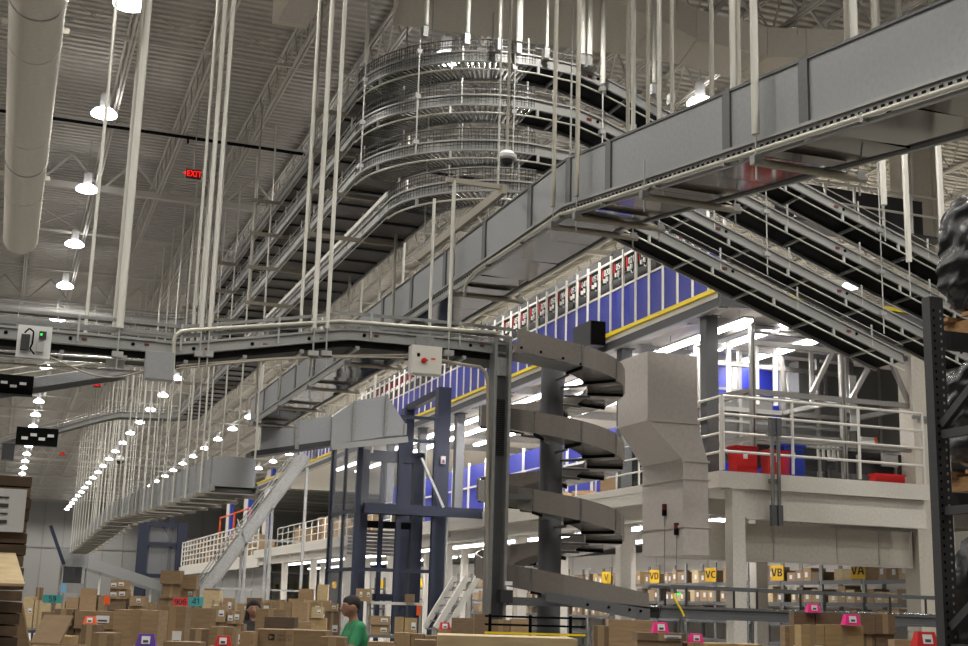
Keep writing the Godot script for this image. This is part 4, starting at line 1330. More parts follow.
	bar(pp, "display_rail", V(MX + 0.35, UP_ + 1.92, FD + 2), V(MX + 0.35, UP_ + 1.92, 66), 0.05, 0.06, M.galv)
	var sf := SystemFont.new()
	sf.font_names = PackedStringArray(["Droid Sans"])
	d = FD + 1.8
	i2 = 0
	while d < 62.0:
		var c := V(MX + 0.36, UP_ + 2.15, d + 0.425)
		var g := thing("number_display", "black number display with a red side strip above the blue parapet", "display", c - Vector3(0, 0.25, 0), "number displays above the blue parapet")
		var cas := block(g, "casing", c, Vector3(0.08, 0.52, 0.76), M.ink)
		block(cas, "red_strip", c + Vector3(-0.045, 0.05, -0.29), Vector3(0.015, 0.34, 0.07), M.red)
		var sens := c + Vector3(-0.06, -0.2, -0.1)
		block(g, "sensor_head", sens, Vector3(0.08, 0.12, 0.08), M.white_plastic)
		block(g, "sensor_head", sens + Vector3(0, 0.03, 0.18), Vector3(0.08, 0.14, 0.06), M.white_plastic)
		if i2 < 20:
			var tm := TextMesh.new()
			tm.text = dsp[i2 % dsp.size()]
			tm.font = sf
			tm.font_size = 16
			tm.pixel_size = 0.016
			tm.depth = 0.01
			local(g, "digits", tm, M.paper, world_of(g).affine_inverse() * Transform3D(Basis(Vector3(0, 0, 1), Vector3.UP, Vector3(-1, 0, 0)), c + Vector3(-0.05, 0.05, 0.04)))
			var cb := MB.new()
			cb.pipe([c + Vector3(-0.05, -0.24, 0), c + Vector3(-0.06, -0.36, 0.08), c + Vector3(-0.06, -0.38, 0.18), c + Vector3(-0.05, -0.26, 0.26)], 0.012, 4)
			part(g, "cable", cb, M.galv_light)
		d += 0.85
		i2 += 1
	# dark machinery wall behind the displays
	var bk := thing("sorter_casing", "dark sorter casing standing behind the number displays on the upper deck", "sorter", V(18, UP_, 50))
	for k in 12:
		block(bk, "casing_panel", V(17.25, UP_ + 1.5, FD + 3.2 + k * 3.0), Vector3(0.1, 2.95, 2.94), M.dark_steel)
	# blue back boards on the lower deck with white frames
	var bb := thing("blue_partition", "tall blue boards in white frames standing on the lower deck", "partition", V(18.6, LO, 50))
	for k in 16:
		var dd := 33.2 + k * 2.1
		for j in 2:
			block(bb, "blue_board", V(18.6, LO + 0.02 + 0.75 + j * 1.25, dd), Vector3(0.04, 0.9 if j else 1.5, 2.0), M.blue)
		block(bb, "white_post", V(18.55, LO + 1.3, dd - 1.05), Vector3(0.09, 2.6, 0.08), M.white_steel)
		block(bb, "white_rail", V(18.55, LO + 1.55, dd), Vector3(0.06, 0.07, 2.0), M.white_steel)
	# guardrails of the lower deck
	rail_run("white tube guardrail along the lower deck behind the spiral chute", "", V(MX + 0.05, LO, 31.6), V(MX + 0.05, LO, 44.5), 1.15, 3, 1.6, M.white_steel)
	rail_run("white tube guardrail on the lower deck left of the lift cage", "", V(MX + 0.05, LO, 58.0), V(MX + 0.05, LO, 84.0), 1.15, 3, 1.7, M.white_steel)
	rail_run("white guardrail enclosing the front platform with four tube rails", "", V(MX + 0.1, LO + 0.05, FD), V(22.6, LO + 0.05, FD), 1.85, 4, 2.05, M.white_steel, 0.035)
	rail_run("short white guardrail on the front platform's aisle side", "", V(MX + 0.1, LO + 0.05, FD + 0.1), V(MX + 0.1, LO + 0.05, FD + 2.2), 1.85, 4, 2.2, M.white_steel, 0.035)
	var dk := thing("dark_machine", "black covered machine leaning on the lower deck behind the spiral chute", "machine", V(17.4, LO, 34.6))
	var dm := MB.new()
	dm.hexa([V(17.25, LO, 33.6), V(17.9, LO, 33.6), V(17.9, LO, 35.0), V(17.25, LO, 35.0), V(17.25, LO + 1.75, 34.4), V(17.9, LO + 1.75, 34.4), V(17.9, LO + 1.75, 35.6), V(17.25, LO + 1.75, 35.6)])
	part(dk, "cover", dm, M.wrap)
	block(dk, "skirt", V(17.58, LO + 0.05, 34.3), Vector3(0.7, 0.1, 1.5), M.dark_steel)
	# dark cabinet on the upper deck edge
	var cc := at_x(589, 337, MX - 0.3)
	var cab := thing("control_cabinet", "dark grey cabinet bolted outside the upper deck above the spiral chute", "cabinet", cc - Vector3(0, 0.35, 0))
	var cbd := block(cab, "body", cc, Vector3(0.5, 0.75, 1.3), M.dark_steel)
	block(cbd, "door_panel", cc + Vector3(0, 0, 0.66), Vector3(0.46, 0.7, 0.03), M.black)
	block(cab, "bracket", cc + Vector3(0.3, -0.2, 0), Vector3(0.25, 0.1, 0.9), M.frame_grey)

func build_ducts() -> void:
	# angular duct in front of the mezzanine corner
	var o := thing("sheet_metal_duct", "big beige angular sheet metal duct stepping down beside the spiral chute", "duct", V(14.8, 3.0, 28))
	var d0 := 27.5
	var top := [14.0, 15.33]
	var low := [14.93, 15.6]
	var d1 := 29.1
	var lv := [[7.75, top, d1], [6.1, top, d1], [5.2, low, d1 + 0.5], [4.78, low, d1 + 0.5], [3.66, low, d1 + 0.5], [3.0, low, d1 + 0.5]]
	for i in 5:
		var A: Array = lv[i]
		var B: Array = lv[i + 1]
		var m := MB.new()
		m.hexa([V(B[1][0], B[0] + 0.008, d0), V(B[1][1], B[0] + 0.008, d0), V(B[1][1], B[0] + 0.008, B[2]), V(B[1][0], B[0] + 0.008, B[2]), V(A[1][0], A[0] - 0.008, d0), V(A[1][1], A[0] - 0.008, d0), V(A[1][1], A[0] - 0.008, A[2]), V(A[1][0], A[0] - 0.008, A[2])])
		part(o, "duct_section", m, M.duct)
		if i > 0:
			block(o, "flange", V((A[1][0] + A[1][1]) / 2, A[0], (d0 + A[2]) / 2), Vector3(A[1][1] - A[1][0] + 0.07, 0.05, A[2] - d0 + 0.07), M.duct)
	for q in [[14.35, 6.15], [15.0, 6.15]]: block(o, "tie_strap", V(q[0], 6.9, d0 + 1.62), Vector3(0.05, 1.6, 0.03), M.galv)
	# horizontal duct under the platform
	var h := thing("sheet_metal_duct", "long pale sheet metal duct running under the front platform's fascia", "duct", V(19, 3.05, 29.3))
	var xs := [15.75, 17.6, 18.5, 20.4, 21.7, 22.7]
	for i in 5:
		block(h, "duct_section", V((xs[i] + xs[i + 1]) / 2, 3.5, 29.9), Vector3(xs[i + 1] - xs[i] - 0.02, 0.9, 1.2), M.duct_white)
		block(h, "flange", V(xs[i + 1], 3.5, 29.9), Vector3(0.05, 0.95, 1.26), M.duct)
	block(h, "bottom_rail", V(19.2, 3.03, 29.28), Vector3(7, 0.06, 0.06), M.duct)
	for x in [16.6, 19.3, 22.3]: rod(h, "hanger_rod", V(x, 4.0, 29.27), V(x, LO - 0.38, 29.27), 0.015, M.rod_thin)
	# beacons on the duct, on cords
	for q in [[664.5, 510, 14.6], [676.5, 529, 14.6]]:
		var p := at_x(q[0], q[1], 14.9)
		var b := thing("warning_beacon", "small dark red warning beacon with a dangling cord on the beige angular duct", "beacon", p, "beacons on the angular duct")
		block(b, "mount_plate", p + Vector3(0.06, 0, 0), Vector3(0.1, 0.16, 0.1), M.black)
		rod(b, "lens", p + Vector3(0, 0.0, 0), p + Vector3(0, 0.14, 0), 0.065, M.red_dark)
		rod(b, "base", p - Vector3(0, 0.14, 0), p, 0.065, M.black)
		rod(b, "cord", Vector3(p.x, 1.6, p.z), p - Vector3(0, 0.14, 0), 0.008, M.galv)
	# pair of conduits with bases on the platform face
	var pc := thing("post_pair", "pair of grey steel tube posts with black end shoes on the platform's face", "post", V(17.9, 3.9, FD - 0.2))
	for s in [-0.09, 0.09]:
		rod(pc, "tube", V(17.95 + s, 4.1, FD - 0.22), V(17.95 + s, 6.3, FD - 0.22), 0.05, M.galv)
		block(pc, "upper_shoe", V(17.95 + s, 6.3, FD - 0.22), Vector3(0.13, 0.45, 0.13), M.frame_grey)
		block(pc, "lower_shoe", V(17.95 + s, 4.1, FD - 0.22), Vector3(0.13, 0.5, 0.13), M.frame_grey)
	block(pc, "bracket", V(17.95, 4.95, FD - 0.14), Vector3(0.3, 0.1, 0.1), M.galv)
	block(pc, "upper_bracket", V(17.95, 6.15, FD - 0.13), Vector3(0.3, 0.08, 0.2), M.galv)

func build_machine_frame() -> void:
	var o := thing("aluminium_frame", "aluminium profile machine frame standing on the front platform", "machine frame", V(19.2, LO, 30.5))
	var w := 0.13
	var y1 := 9.2
	var xs := [17.95, 20.7, 23.0]
	var F0 := 29.3
	var F1 := 32.2
	for x in xs:
		for d in [F0, F1]:
			block(o, "upright", V(x, (LO + y1) / 2, d), Vector3(w, y1 - LO, w), M.alu)
	block(o, "upright", V(17.35, (LO + 8.9) / 2, 30.6), Vector3(w, 8.9 - LO, w), M.alu)
	for d in [F0, F1]:
		for y in [9.12, 8.65, 7.35, 6.15]:
			for i in 2:
				block(o, "cross_member", V((xs[i] + xs[i + 1]) / 2, y, d), Vector3(xs[i + 1] - xs[i] - w, w, w), M.alu)
				if y == 9.12: block(o, "cross_groove", V((xs[i] + xs[i + 1]) / 2, y, d + (-0.07 if d == F0 else 0.07)), Vector3(xs[i + 1] - xs[i] - w, 0.02, 0.01), M.dark_steel)
	for x in xs:
		for y in [9.12, 7.35, 6.15]:
			block(o, "side_member", V(x, y, (F0 + F1) / 2), Vector3(w, w, F1 - F0 - w), M.alu)
	for x in xs:
		block(o, "upright_groove", V(x + 0.0, (LO + y1) / 2, F0 - 0.068), Vector3(0.02, y1 - LO - 0.1, 0.01), M.dark_steel)
	bar(o, "diagonal", V(19.75, 7.45, F0), V(20.6, 8.95, F0), 0.11, 0.11, M.alu, Vector3.BACK)
	bar(o, "diagonal", V(20.95, 7.35, F0), V(21.9, 8.85, F0), 0.11, 0.11, M.alu, Vector3.BACK)
	bar(o, "diagonal", V(22.95, 7.2, F0), V(22.1, 8.9, F0), 0.11, 0.11, M.alu, Vector3.BACK)
	bar(o, "side_brace", V(17.35, 8.85, 30.6), V(17.95, 9.12, F0), 0.12, 0.12, M.alu)
	bar(o, "side_brace", V(17.35, 7.3, 30.6), V(17.95, 7.4, F0), 0.1, 0.1, M.alu)
	for i in 2:
		block(o, "grey_infill", V((xs[i] + xs[i + 1]) / 2, 6.8, F1 + 0.1), Vector3(2.2, 1.9, 0.04), M.grey_board)
		block(o, "lower_infill", V((xs[i] + xs[i + 1]) / 2, 5.75, F0 + 0.4), Vector3(2.2, 0.6, 0.04), M.dark_steel)
		for k in 4: block(o, "belt_bed", V((xs[i] + xs[i + 1]) / 2, 5.95 + 0.1 * k, F0 + 0.9 + 0.5 * k), Vector3(2.4, 0.05, 0.3), M.galv)
	for x in [19.3, 21.9]:
		block(o, "rear_upright", V(x, (LO + 9.2) / 2, F1), Vector3(0.1, 9.2 - LO, 0.1), M.alu)
	for x in [18.6, 19.5, 20.1, 21.3, 22.5]:
		block(o, "guide_post", V(x, 8.3, F1 - 0.6), Vector3(0.12, 1.7, 0.06), M.white_steel)
		block(o, "guide_post", V(x, 5.6, F0 + 0.25), Vector3(0.07, 0.7, 0.05), M.alu)
	for y in [8.95, 7.2, 6.3, 6.02]:
		block(o, "front_rail", V(19.3, y, F0 + 0.02), Vector3(2.6, 0.05, 0.16), M.alu)
	for y in [5.55, 7.0, 7.9]:
		block(o, "rear_rail", V(20.5, y, F1 - 0.1), Vector3(5.0, 0.07, 0.07), M.alu)
	block(o, "pale_panel", V(21.25, 7.35, F0 + 0.3), Vector3(0.22, 1.5, 0.04), M.galv_light)
	block(o, "screen_box", V(22.2, 5.85, F0 + 0.1), Vector3(0.5, 0.35, 0.08), M.galv_light)
	for k in 5: block(o, "tool_tip", V(20.0 + k * 0.16, 5.95, F0 + 0.15), Vector3(0.06, 0.3 + 0.06 * (k % 2), 0.06), M.white_steel)
	# tall grey panels and blue boards behind
	var b := thing("blue_partition", "blue boards and white posts behind the aluminium machine frame", "partition", V(20, LO, 34))
	for i in 3:
		block(b, "blue_board", V(19.25 + i * 1.9, LO + 1.95, 34), Vector3(1.5, 3.8, 0.05), M.blue if i < 2 else M.grey_board)
		block(b, "white_post", V(20.2 + i * 1.9, LO + 1.95, 33.95), Vector3(0.16, 3.9, 0.1), M.white_steel)
	var rk := thing("tall_cabinet_row", "row of tall grey machine cabinets behind the right of the aluminium frame", "cabinet", V(24.0, LO, 33))
	for i in 5:
		block(rk, "cabinet_door", V(22.2 + i * 0.95, LO + 2.0, 33.2), Vector3(0.86, 4.0, 0.5), M.grey_board)
		block(rk, "cabinet_frame", V(22.68 + i * 0.95, LO + 2.05, 33.0), Vector3(0.09, 4.1, 0.2), M.alu)
	# small things on the platform
	var spec := [["red", 17.45, 0.8, "red storage bin standing on the front platform behind the railing"], ["red", 18.4, 0.75, "second red storage bin, half hidden behind the frame's upright"], ["bin_blue", 18.85, 0.95, "tall blue storage bin beside the red ones on the platform"]]
	for s in spec:
		var t := thing("storage_bin", s[3], "bin", V(s[1], LO, 29.0))
		var tb := block(t, "body", V(s[1], LO + s[2] * 0.42, 29.0), Vector3(0.6, s[2] * 0.84, 0.4), M[s[0]])
		block(t, "rim", V(s[1], LO + s[2] * 0.87, 29.0), Vector3(0.66, 0.07, 0.46), M[s[0]])
		block(tb, "label_card", V(s[1] - 0.05, LO + s[2] * 0.6, 28.79), Vector3(0.12, 0.16, 0.01), M.paper)
	var rb := thing("storage_bin", "low red tray under the right end of the aluminium frame", "bin", V(21.8, LO, 29.0))
	block(rb, "body", V(21.8, LO + 0.12, 29.0), Vector3(0.9, 0.24, 0.3), M.red)
	block(rb, "rim", V(21.8, LO + 0.26, 29.0), Vector3(0.96, 0.05, 0.34), M.red)
	var ob := thing("device_box", "small white and orange device on top of the frame's inner beam", "device", V(21.4, 6.22, 29.3))
	block(ob, "body", V(21.4, 6.31, 29.3), Vector3(0.4, 0.16, 0.2), M.white_plastic)
	block(ob, "orange_end", V(21.62, 6.33, 29.3), Vector3(0.14, 0.14, 0.2), M.orange)
	# catwalk with handrail high at the right
	var c := rail_run("white catwalk handrail high behind the sloping conveyors", "", V(18.0, 11.5, 27.2), V(22.4, 11.5, 27.2), 1.05, 2, 0.9, M.white_steel, 0.035)
	block(c, "walkway", V(20.2, 11.45, 27.6), Vector3(4.6, 0.08, 0.9), M.dark_steel)
	block(c, "added_dark_sheet", V(20.2, 12.1, 28.0), Vector3(4.6, 1.25, 0.03), M.dark_steel)  # added dark sheet, makes the background behind the handrail dark
	for x in [18.1, 20.2, 22.3]:
		rod(c, "hanger_rod", V(x, 11.45, 28.06), V(x, 15, 28.06), 0.04, M.rod_white)

# ---------- shelving ----------
func build_shelves() -> void:
	var bay := 2.17
	var d := 28.95
	var i := 0
	var names := {2: "VA", 4: "VB", 6: "VC", 8: "VD"}
	var lv := [0.2, 0.85, 1.5, 2.12, 2.78]
	var sf := SystemFont.new()
	sf.font_names = PackedStringArray(["Droid Sans"])
	sf.font_weight = 700
	var cols := ["box_a", "box_b", "box_c", "box_d", "box_e"]
	while i < 46:
		var near := i < 14
		var dd := d + i * bay
		if i < 30:
			var s := thing("shelving_bay", ("grey steel shelving bay packed with cartons, " + ("starting" if i % 2 == 0 else "ending") + " at aisle sign " + names[i if i % 2 == 0 else i + 1]) if i >= 1 and i <= 8 and names.has(i if i % 2 == 0 else i + 1) else "grey steel shelving bay away from the lettered aisle signs", "shelving", V(24.4, 0, dd + bay / 2), "shelving bays under the lower deck")
			for q in [0.0, bay - 0.08]:
				for x in [24.05, 24.75]:
					block(s, "upright", V(x, 1.75, dd + q), Vector3(0.06, 3.5, 0.07), M.galv)
			for y in lv:
				block(s, "shelf_board", V(24.4, y - 0.02, dd + bay / 2 - 0.04), Vector3(0.76, 0.04, bay - 0.1), M.galv)
				block(s, "shelf_beam", V(24.02, y - 0.05, dd + bay / 2 - 0.04), Vector3(0.05, 0.12, bay - 0.1), M.frame_grey)
		if i % 2 == 0 and i >= 2:
			var c := V(23.9, 3.06, dd + 0.03)
			var txt: String = names.get(i, "V")
			var lab := "yellow aisle sign hanging among the distant shelving bays"
			var grp := "distant yellow aisle signs"
			if names.has(i):
				lab = "yellow aisle sign lettered " + txt + " on the shelving"
				grp = ""
			var g := thing("aisle_sign", lab, "sign", c - Vector3(0, 0.23, 0), grp)
			block(g, "plate", c, Vector3(0.02, 0.48, 0.46), M.sign_yellow, Basis(Vector3.UP, 0.45))
			block(g, "hook", c + Vector3(0.06, 0.2, 0), Vector3(0.12, 0.04, 0.05), M.galv)
			if i < 16:
				var tm := TextMesh.new()
				tm.text = txt
				tm.font = sf
				tm.font_size = 16
				tm.pixel_size = 0.0215
				tm.depth = 0.006
				var b := Basis(Vector3.UP, -PI / 2 + 0.45)
				local(g, "lettering", tm, M.ink, world_of(g).affine_inverse() * Transform3D(b, c + b.z * 0.015))
		# cartons
		if i < 18:
			for l in lv.size():
				if l < 2: continue
				var q := 0.04
				while q < bay - 0.35:
					var w := rng.randf_range(0.3, 0.66) if near else rng.randf_range(0.6, 0.95)
					if q + w > bay - 0.1: break
					if rng.randf() < 0.12:
						q += w * 0.7
						continue
					var h := rng.randf_range(0.28, 0.52)
					var ci := rng.randi() % 5
					var st := 1 if near and rng.randf() < 0.75 else 0
					var lab := "carton stored on the more distant shelving bays"
					if i < 10: lab = ["mid brown", "brown", "dark brown", "yellowish", "pale"][ci] + " carton" + (" with a label" if st else "") + " on the " + ["", "", "third", "fourth", "top"][l] + " shelf by aisle sign " + names[clampi(int(round(i / 2.0)) * 2, 2, 8)]
					carton(V(24.0 + 0.34, lv[l], dd + q + w / 2), Vector3(0.55, h, w - 0.02), 0.0, cols[ci], lab, "cartons on the shelving", st, -1)
					q += w + 0.01
		i += 1
	# white wall added behind the shelving to brighten the space under the deck
	var mw := structure("wall_added_bright")
	for k in 24: block(mw, "wall_panel", V(26.0, 2.1, 30.6 + k * 4.34), Vector3(0.1, 4.2, 4.3), M.white_paint)
	for k in range(1, 10):
		column("slim white column deep under the lower deck among the shelving", "columns among the shelving", 21.2, 37.0 + k * 6.0, 0, LO - 0.7, 0.3, M.white_paint)

# carton: at = centre of its base. side -1: label faces -X, 0: faces +Z of its own turn
func carton(at: Vector3, s: Vector3, turn: float, col: String, label: String, group: String, stickers: int, face := 0) -> Node3D:
	var o := thing("carton", label, "box", at, group, turn)
	var bd := lblock(o, "body", Vector3(0, s.y / 2, 0), s, M[col])
	if face == 0:
		if rng.randf() < 0.6: sub(bd, "tape", Vector3(0, s.y / 2 + 0.001, 0), Vector3(0.055, s.y + 0.004, s.z + 0.004), M.tape)
		for i in stickers:
			var sw: float = min(0.13, s.x * 0.35)
			var sh: float = min(0.12, s.y * 0.4)
			var sl := lblock(o, "shipping_label", Vector3(s.x * (0.22 - 0.5 * i), s.y * (0.55 - 0.1 * i), s.z / 2 + 0.003), Vector3(sw, sh, 0.004), M.paper)
			sub(sl, "barcode", Vector3(s.x * (0.22 - 0.5 * i), s.y * (0.55 - 0.1 * i) - sh * 0.2, s.z / 2 + 0.006), Vector3(sw * 0.7, sh * 0.25, 0.002), M.print)
	else:
		for i in stickers:
			lblock(o, "shipping_label", Vector3(-s.x / 2 - 0.003, s.y * 0.5, s.z * rng.randf_range(-0.2, 0.2)), Vector3(0.004, min(0.16, s.y * 0.45), min(0.15, s.z * 0.45)), M.paper)
	return o

# ---------- lifts ----------
func build_lift() -> void:
	var D0 := 46.0
	var o := thing("goods_lift_cage", "tall dark blue goods lift cage with mesh sides next to the lower deck", "lift", V(13.4, 0, 48))
	var xl := 11.87
	var xr := 14.95
	var H := 8.5
	for q in [[xl, 46.0, H], [xl, 50.0, H], [xl, 48.0, H], [13.4, 46.0, H], [14.75, 46.0, H], [xr, 50.0, H]]:
		block(o, "cage_post", V(q[0], q[2] / 2, q[1]), Vector3(0.18 if q[1] != 48.0 else 0.1, q[2], 0.18), M.navy)
	for y in [8.45, 7.6, 5.0, 2.9]:
		bar(o, "cage_rail", V(xl, y, 46.0), V(14.9, y, 46.0), 0.12, 0.12 if y != 5.0 else 0.3, M.navy)
		bar(o, "cage_rail", V(xl, y, 46.0), V(xl, y, 50.0), 0.12, 0.12, M.navy)
	for k in 2:
		block(o, "mesh_panel", V(xl - 0.02, 4.3, 47.0 + k * 2.0), Vector3(0.02, 8.2, 1.85), M.mesh_pane)
	block(o, "mesh_panel", V(12.6, 6.7, 46.02), Vector3(1.4, 3.2, 0.02), M.mesh_pane)
	# masts
	for q in [[15.15, 46.6, 9.75, 0.5], [14.65, 49.5, 9.3, 0.42]]:
		block(o, "mast", V(q[0], q[2] / 2, q[1]), Vector3(q[3], q[2], 0.4), M.navy)
	bar(o, "mast_beam", V(14.65, 9.3, 49.5), V(15.15, 9.65, 46.6), 0.25, 0.25, M.navy)
	# inner gate frame
	for x in [12.25, 14.35]:
		block(o, "gate_post", V(x, 3.6, 46.9), Vector3(0.42, 7.2, 0.3), M.navy)
	block(o, "gate_header", V(13.3, 7.05, 46.9), Vector3(2.5, 0.4, 0.3), M.navy)
	for x in [13.0, 13.65]: block(o, "gate_bar", V(x, 3.5, 46.9), Vector3(0.16, 7.0, 0.12), M.navy)
	block(o, "gate_rail", V(13.3, 4.55, 47.0), Vector3(2.3, 0.25, 0.2), M.black)
	block(o, "gate_rail", V(13.3, 1.95, 47.0), Vector3(2.3, 0.25, 0.2), M.navy)
	block(o, "boom", V(14.3, 5.05, 45.8), Vector3(4.5, 0.35, 0.22), M.navy)
	bar(o, "gas_strut", V(14.1, 6.95, 45.7), V(15.0, 5.2, 45.7), 0.09, 0.09, M.galv_light)
	block(o, "carriage_deck", V(13.3, 5.2, 48.2), Vector3(2.6, 0.15, 2.6), M.dark_steel)
	for k in 7: block(o, "roller_shutter_slat", V(13.3, 4.4 - k * 0.14, 48.9), Vector3(2.0, 0.1, 0.05), M.galv)
	var c := at_d(443, 460, 46.3)
	var cst := block(o, "call_station", c, Vector3(0.18, 0.28, 0.1), M.white_plastic)
	block(cst, "call_button", c + Vector3(0, -0.03, 0.06), Vector3(0.08, 0.08, 0.02), M.red)
	block(cst, "call_button", c + Vector3(0, -0.09, 0.06), Vector3(0.08, 0.05, 0.02), M.bin_blue)
	rod(o, "supply_conduit", V(15.25, 0, 46.0), V(15.25, 4.9, 46.0), 0.05, M.galv_light)
	block(o, "switch_box", V(15.2, 1.55, 45.85), Vector3(0.4, 0.75, 0.2), M.galv_light)
	# far lift
	var f := thing("goods_lift_cage", "distant dark blue goods lift cage by the far wall's conveyors", "lift", V(15.6, 0, 140))
	for x in [13.7, 17.6]:
		block(f, "cage_post", V(x, 4.7, 140), Vector3(1.0, 9.4, 0.8), M.navy)
	for x in [14.3, 16.6]: block(f, "mast", V(x, 5.6, 141), Vector3(0.35, 11.2, 0.4), M.navy)
	for y in [9.2, 7.2, 4.0]: block(f, "cage_rail", V(15.6, y, 140), Vector3(4.0, 0.4, 0.4), M.navy)
	bar(f, "brace", V(14.3, 11.0, 140.6), V(16.4, 8.0, 140.6), 0.15, 0.15, M.navy)
	block(f, "mesh_panel", V(15.6, 6.6, 140.2), Vector3(3.2, 5.0, 0.05), M.mesh_pane)
	# far deck beyond the aisle
	var d := thing("mezzanine_deck", "distant white deck edge with a gridded white railing beside the far lift", "platform", V(20, 4, 118))
	block(d, "deck_slab", V(27, 4.85, 116.5), Vector3(19, 0.35, 43), M.white_paint)
	block(d, "edge_beam", V(17.4, 4.5, 116.5), Vector3(0.2, 0.8, 43), M.white_paint)
	for k in 6: block(d, "wall_panel", V(18.4, 2.1, 98.6 + k * 7.0), Vector3(0.1, 4.2, 6.6), M.wall)
	rail_run("distant gridded white railing along the far deck", "", V(17.5, 5.03, 96), V(17.5, 5.03, 138), 2.3, 5, 2.2, M.white_steel, 0.06)
	rail_run("distant orange safety railing above the far deck", "", V(19.6, 5.03, 112), V(19.6, 5.03, 128), 4.4, 2, 8.0, M.orange, 0.08)
	for k in 5:
		var p := thing("storage_column", "tall blue and white storage column beyond the far deck", "column", V(20.6 + (k % 2) * 0.8, 5.02, 108 + k * 5.0), "blue and white storage columns beyond the far deck")
		block(p, "blue_side", V(20.6 + (k % 2) * 0.8, 8.75, 108 + k * 5.0), Vector3(0.3, 7.4, 0.7), M.bin_blue)
		block(p, "white_side", V(20.6 + (k % 2) * 0.8, 8.75, 109.2 + k * 5.0), Vector3(0.3, 7.4, 1.7), M.white_steel)
	for k in 10:
		carton(V(18.4, 5.03, 98.5 + k * 3.9), Vector3(1.3, 1.2 + 0.5 * (k % 3), 1.6), 0.0, ["box_a", "box_b", "box_c"][k % 3], "large carton behind the distant gridded railing", "cartons on the far deck", 0)
	for k in 8:
		carton(V(17.6, LO, 60.0 + k * 3.0), Vector3(0.9, 0.8 + 0.3 * (k % 3), 1.4), 0.0, ["box_b", "box_a", "box_c"][k % 3], "carton standing behind the railing left of the lift cage", "cartons on the lower deck left of the lift", 0)
	for k in 5:
		carton(V(17.72, LO, 32.6 + k * 2.2), Vector3(0.6, 0.35 + 0.12 * (k % 3), 0.7), 0.2 * k, ["box_a", "box_d", "box_b"][k % 3], "small carton on the lower deck behind the spiral chute", "cartons on the lower deck behind the chute", 0)

# ---------- pallet rack at the right ----------
func wrapped_load(c: Vector3, s: Vector3, sd: int, label: String) -> void:
	var o := thing("wrapped_pallet_load", label, "pallet load", c - Vector3(0, s.y / 2, 0), "black wrapped pallet loads in the rack")
	var nz := FastNoiseLite.new()
	nz.seed = sd
	nz.frequency = 2.6
	nz.fractal_octaves = 4
	var m := MB.new()
	var k := 22
	var f := func(u: Vector3) -> Vector3:
		var p := Vector3(u.x * s.x / 2, u.y * s.y / 2, u.z * s.z / 2)
		var rr := 1.0 - 0.06 * (pow(abs(u.x * u.z), 4.0) + pow(abs(u.y * u.z), 4.0) + pow(abs(u.y * u.x), 4.0))
		return c + p * rr + u.normalized() * nz.get_noise_3d(p.x + c.x, (p.y + c.y) * 2.5, p.z + c.z) * 0.05
	for face in 6:
		var g := []
		for i in k + 1:
			for j in k + 1:
				var a := i * 2.0 / k - 1.0
				var b := j * 2.0 / k - 1.0
				g.append(f.call([Vector3(1, a, b), Vector3(-1, a, b), Vector3(a, 1, b), Vector3(a, -1, b), Vector3(a, b, 1), Vector3(a, b, -1)][face]))
		var nn := []
		for i in k + 1:
			for j in k + 1:
				var du: Vector3 = g[min(i + 1, k) * (k + 1) + j] - g[max(i - 1, 0) * (k + 1) + j]
				var dv: Vector3 = g[i * (k + 1) + min(j + 1, k)] - g[i * (k + 1) + max(j - 1, 0)]
				var q := du.cross(dv).normalized()
				if q.dot(g[i * (k + 1) + j] - c) < 0.0: q = -q
				nn.append(q)
		for i in k:
			for j in k:
				var e := [i * (k + 1) + j, (i + 1) * (k + 1) + j, (i + 1) * (k + 1) + j + 1, i * (k + 1) + j + 1]
				m.quad_s(g[e[0]], g[e[1]], g[e[2]], g[e[3]], nn[e[0]], nn[e[1]], nn[e[2]], nn[e[3]])
	part(o, "wrapped_goods", m, M.wrap)
	for i in 3:
		block(o, "pallet_runner", V(c.x - s.x * 0.4 + i * s.x * 0.4, c.y - s.y / 2 - 0.09, -c.z), Vector3(0.1, 0.09, s.z), M.wood)
	for i in 5:
		block(o, "pallet_board", Vector3(c.x, c.y - s.y / 2 - 0.025, c.z - s.z * 0.42 + i * s.z * 0.21), Vector3(s.x, 0.025, 0.1), M.wood)

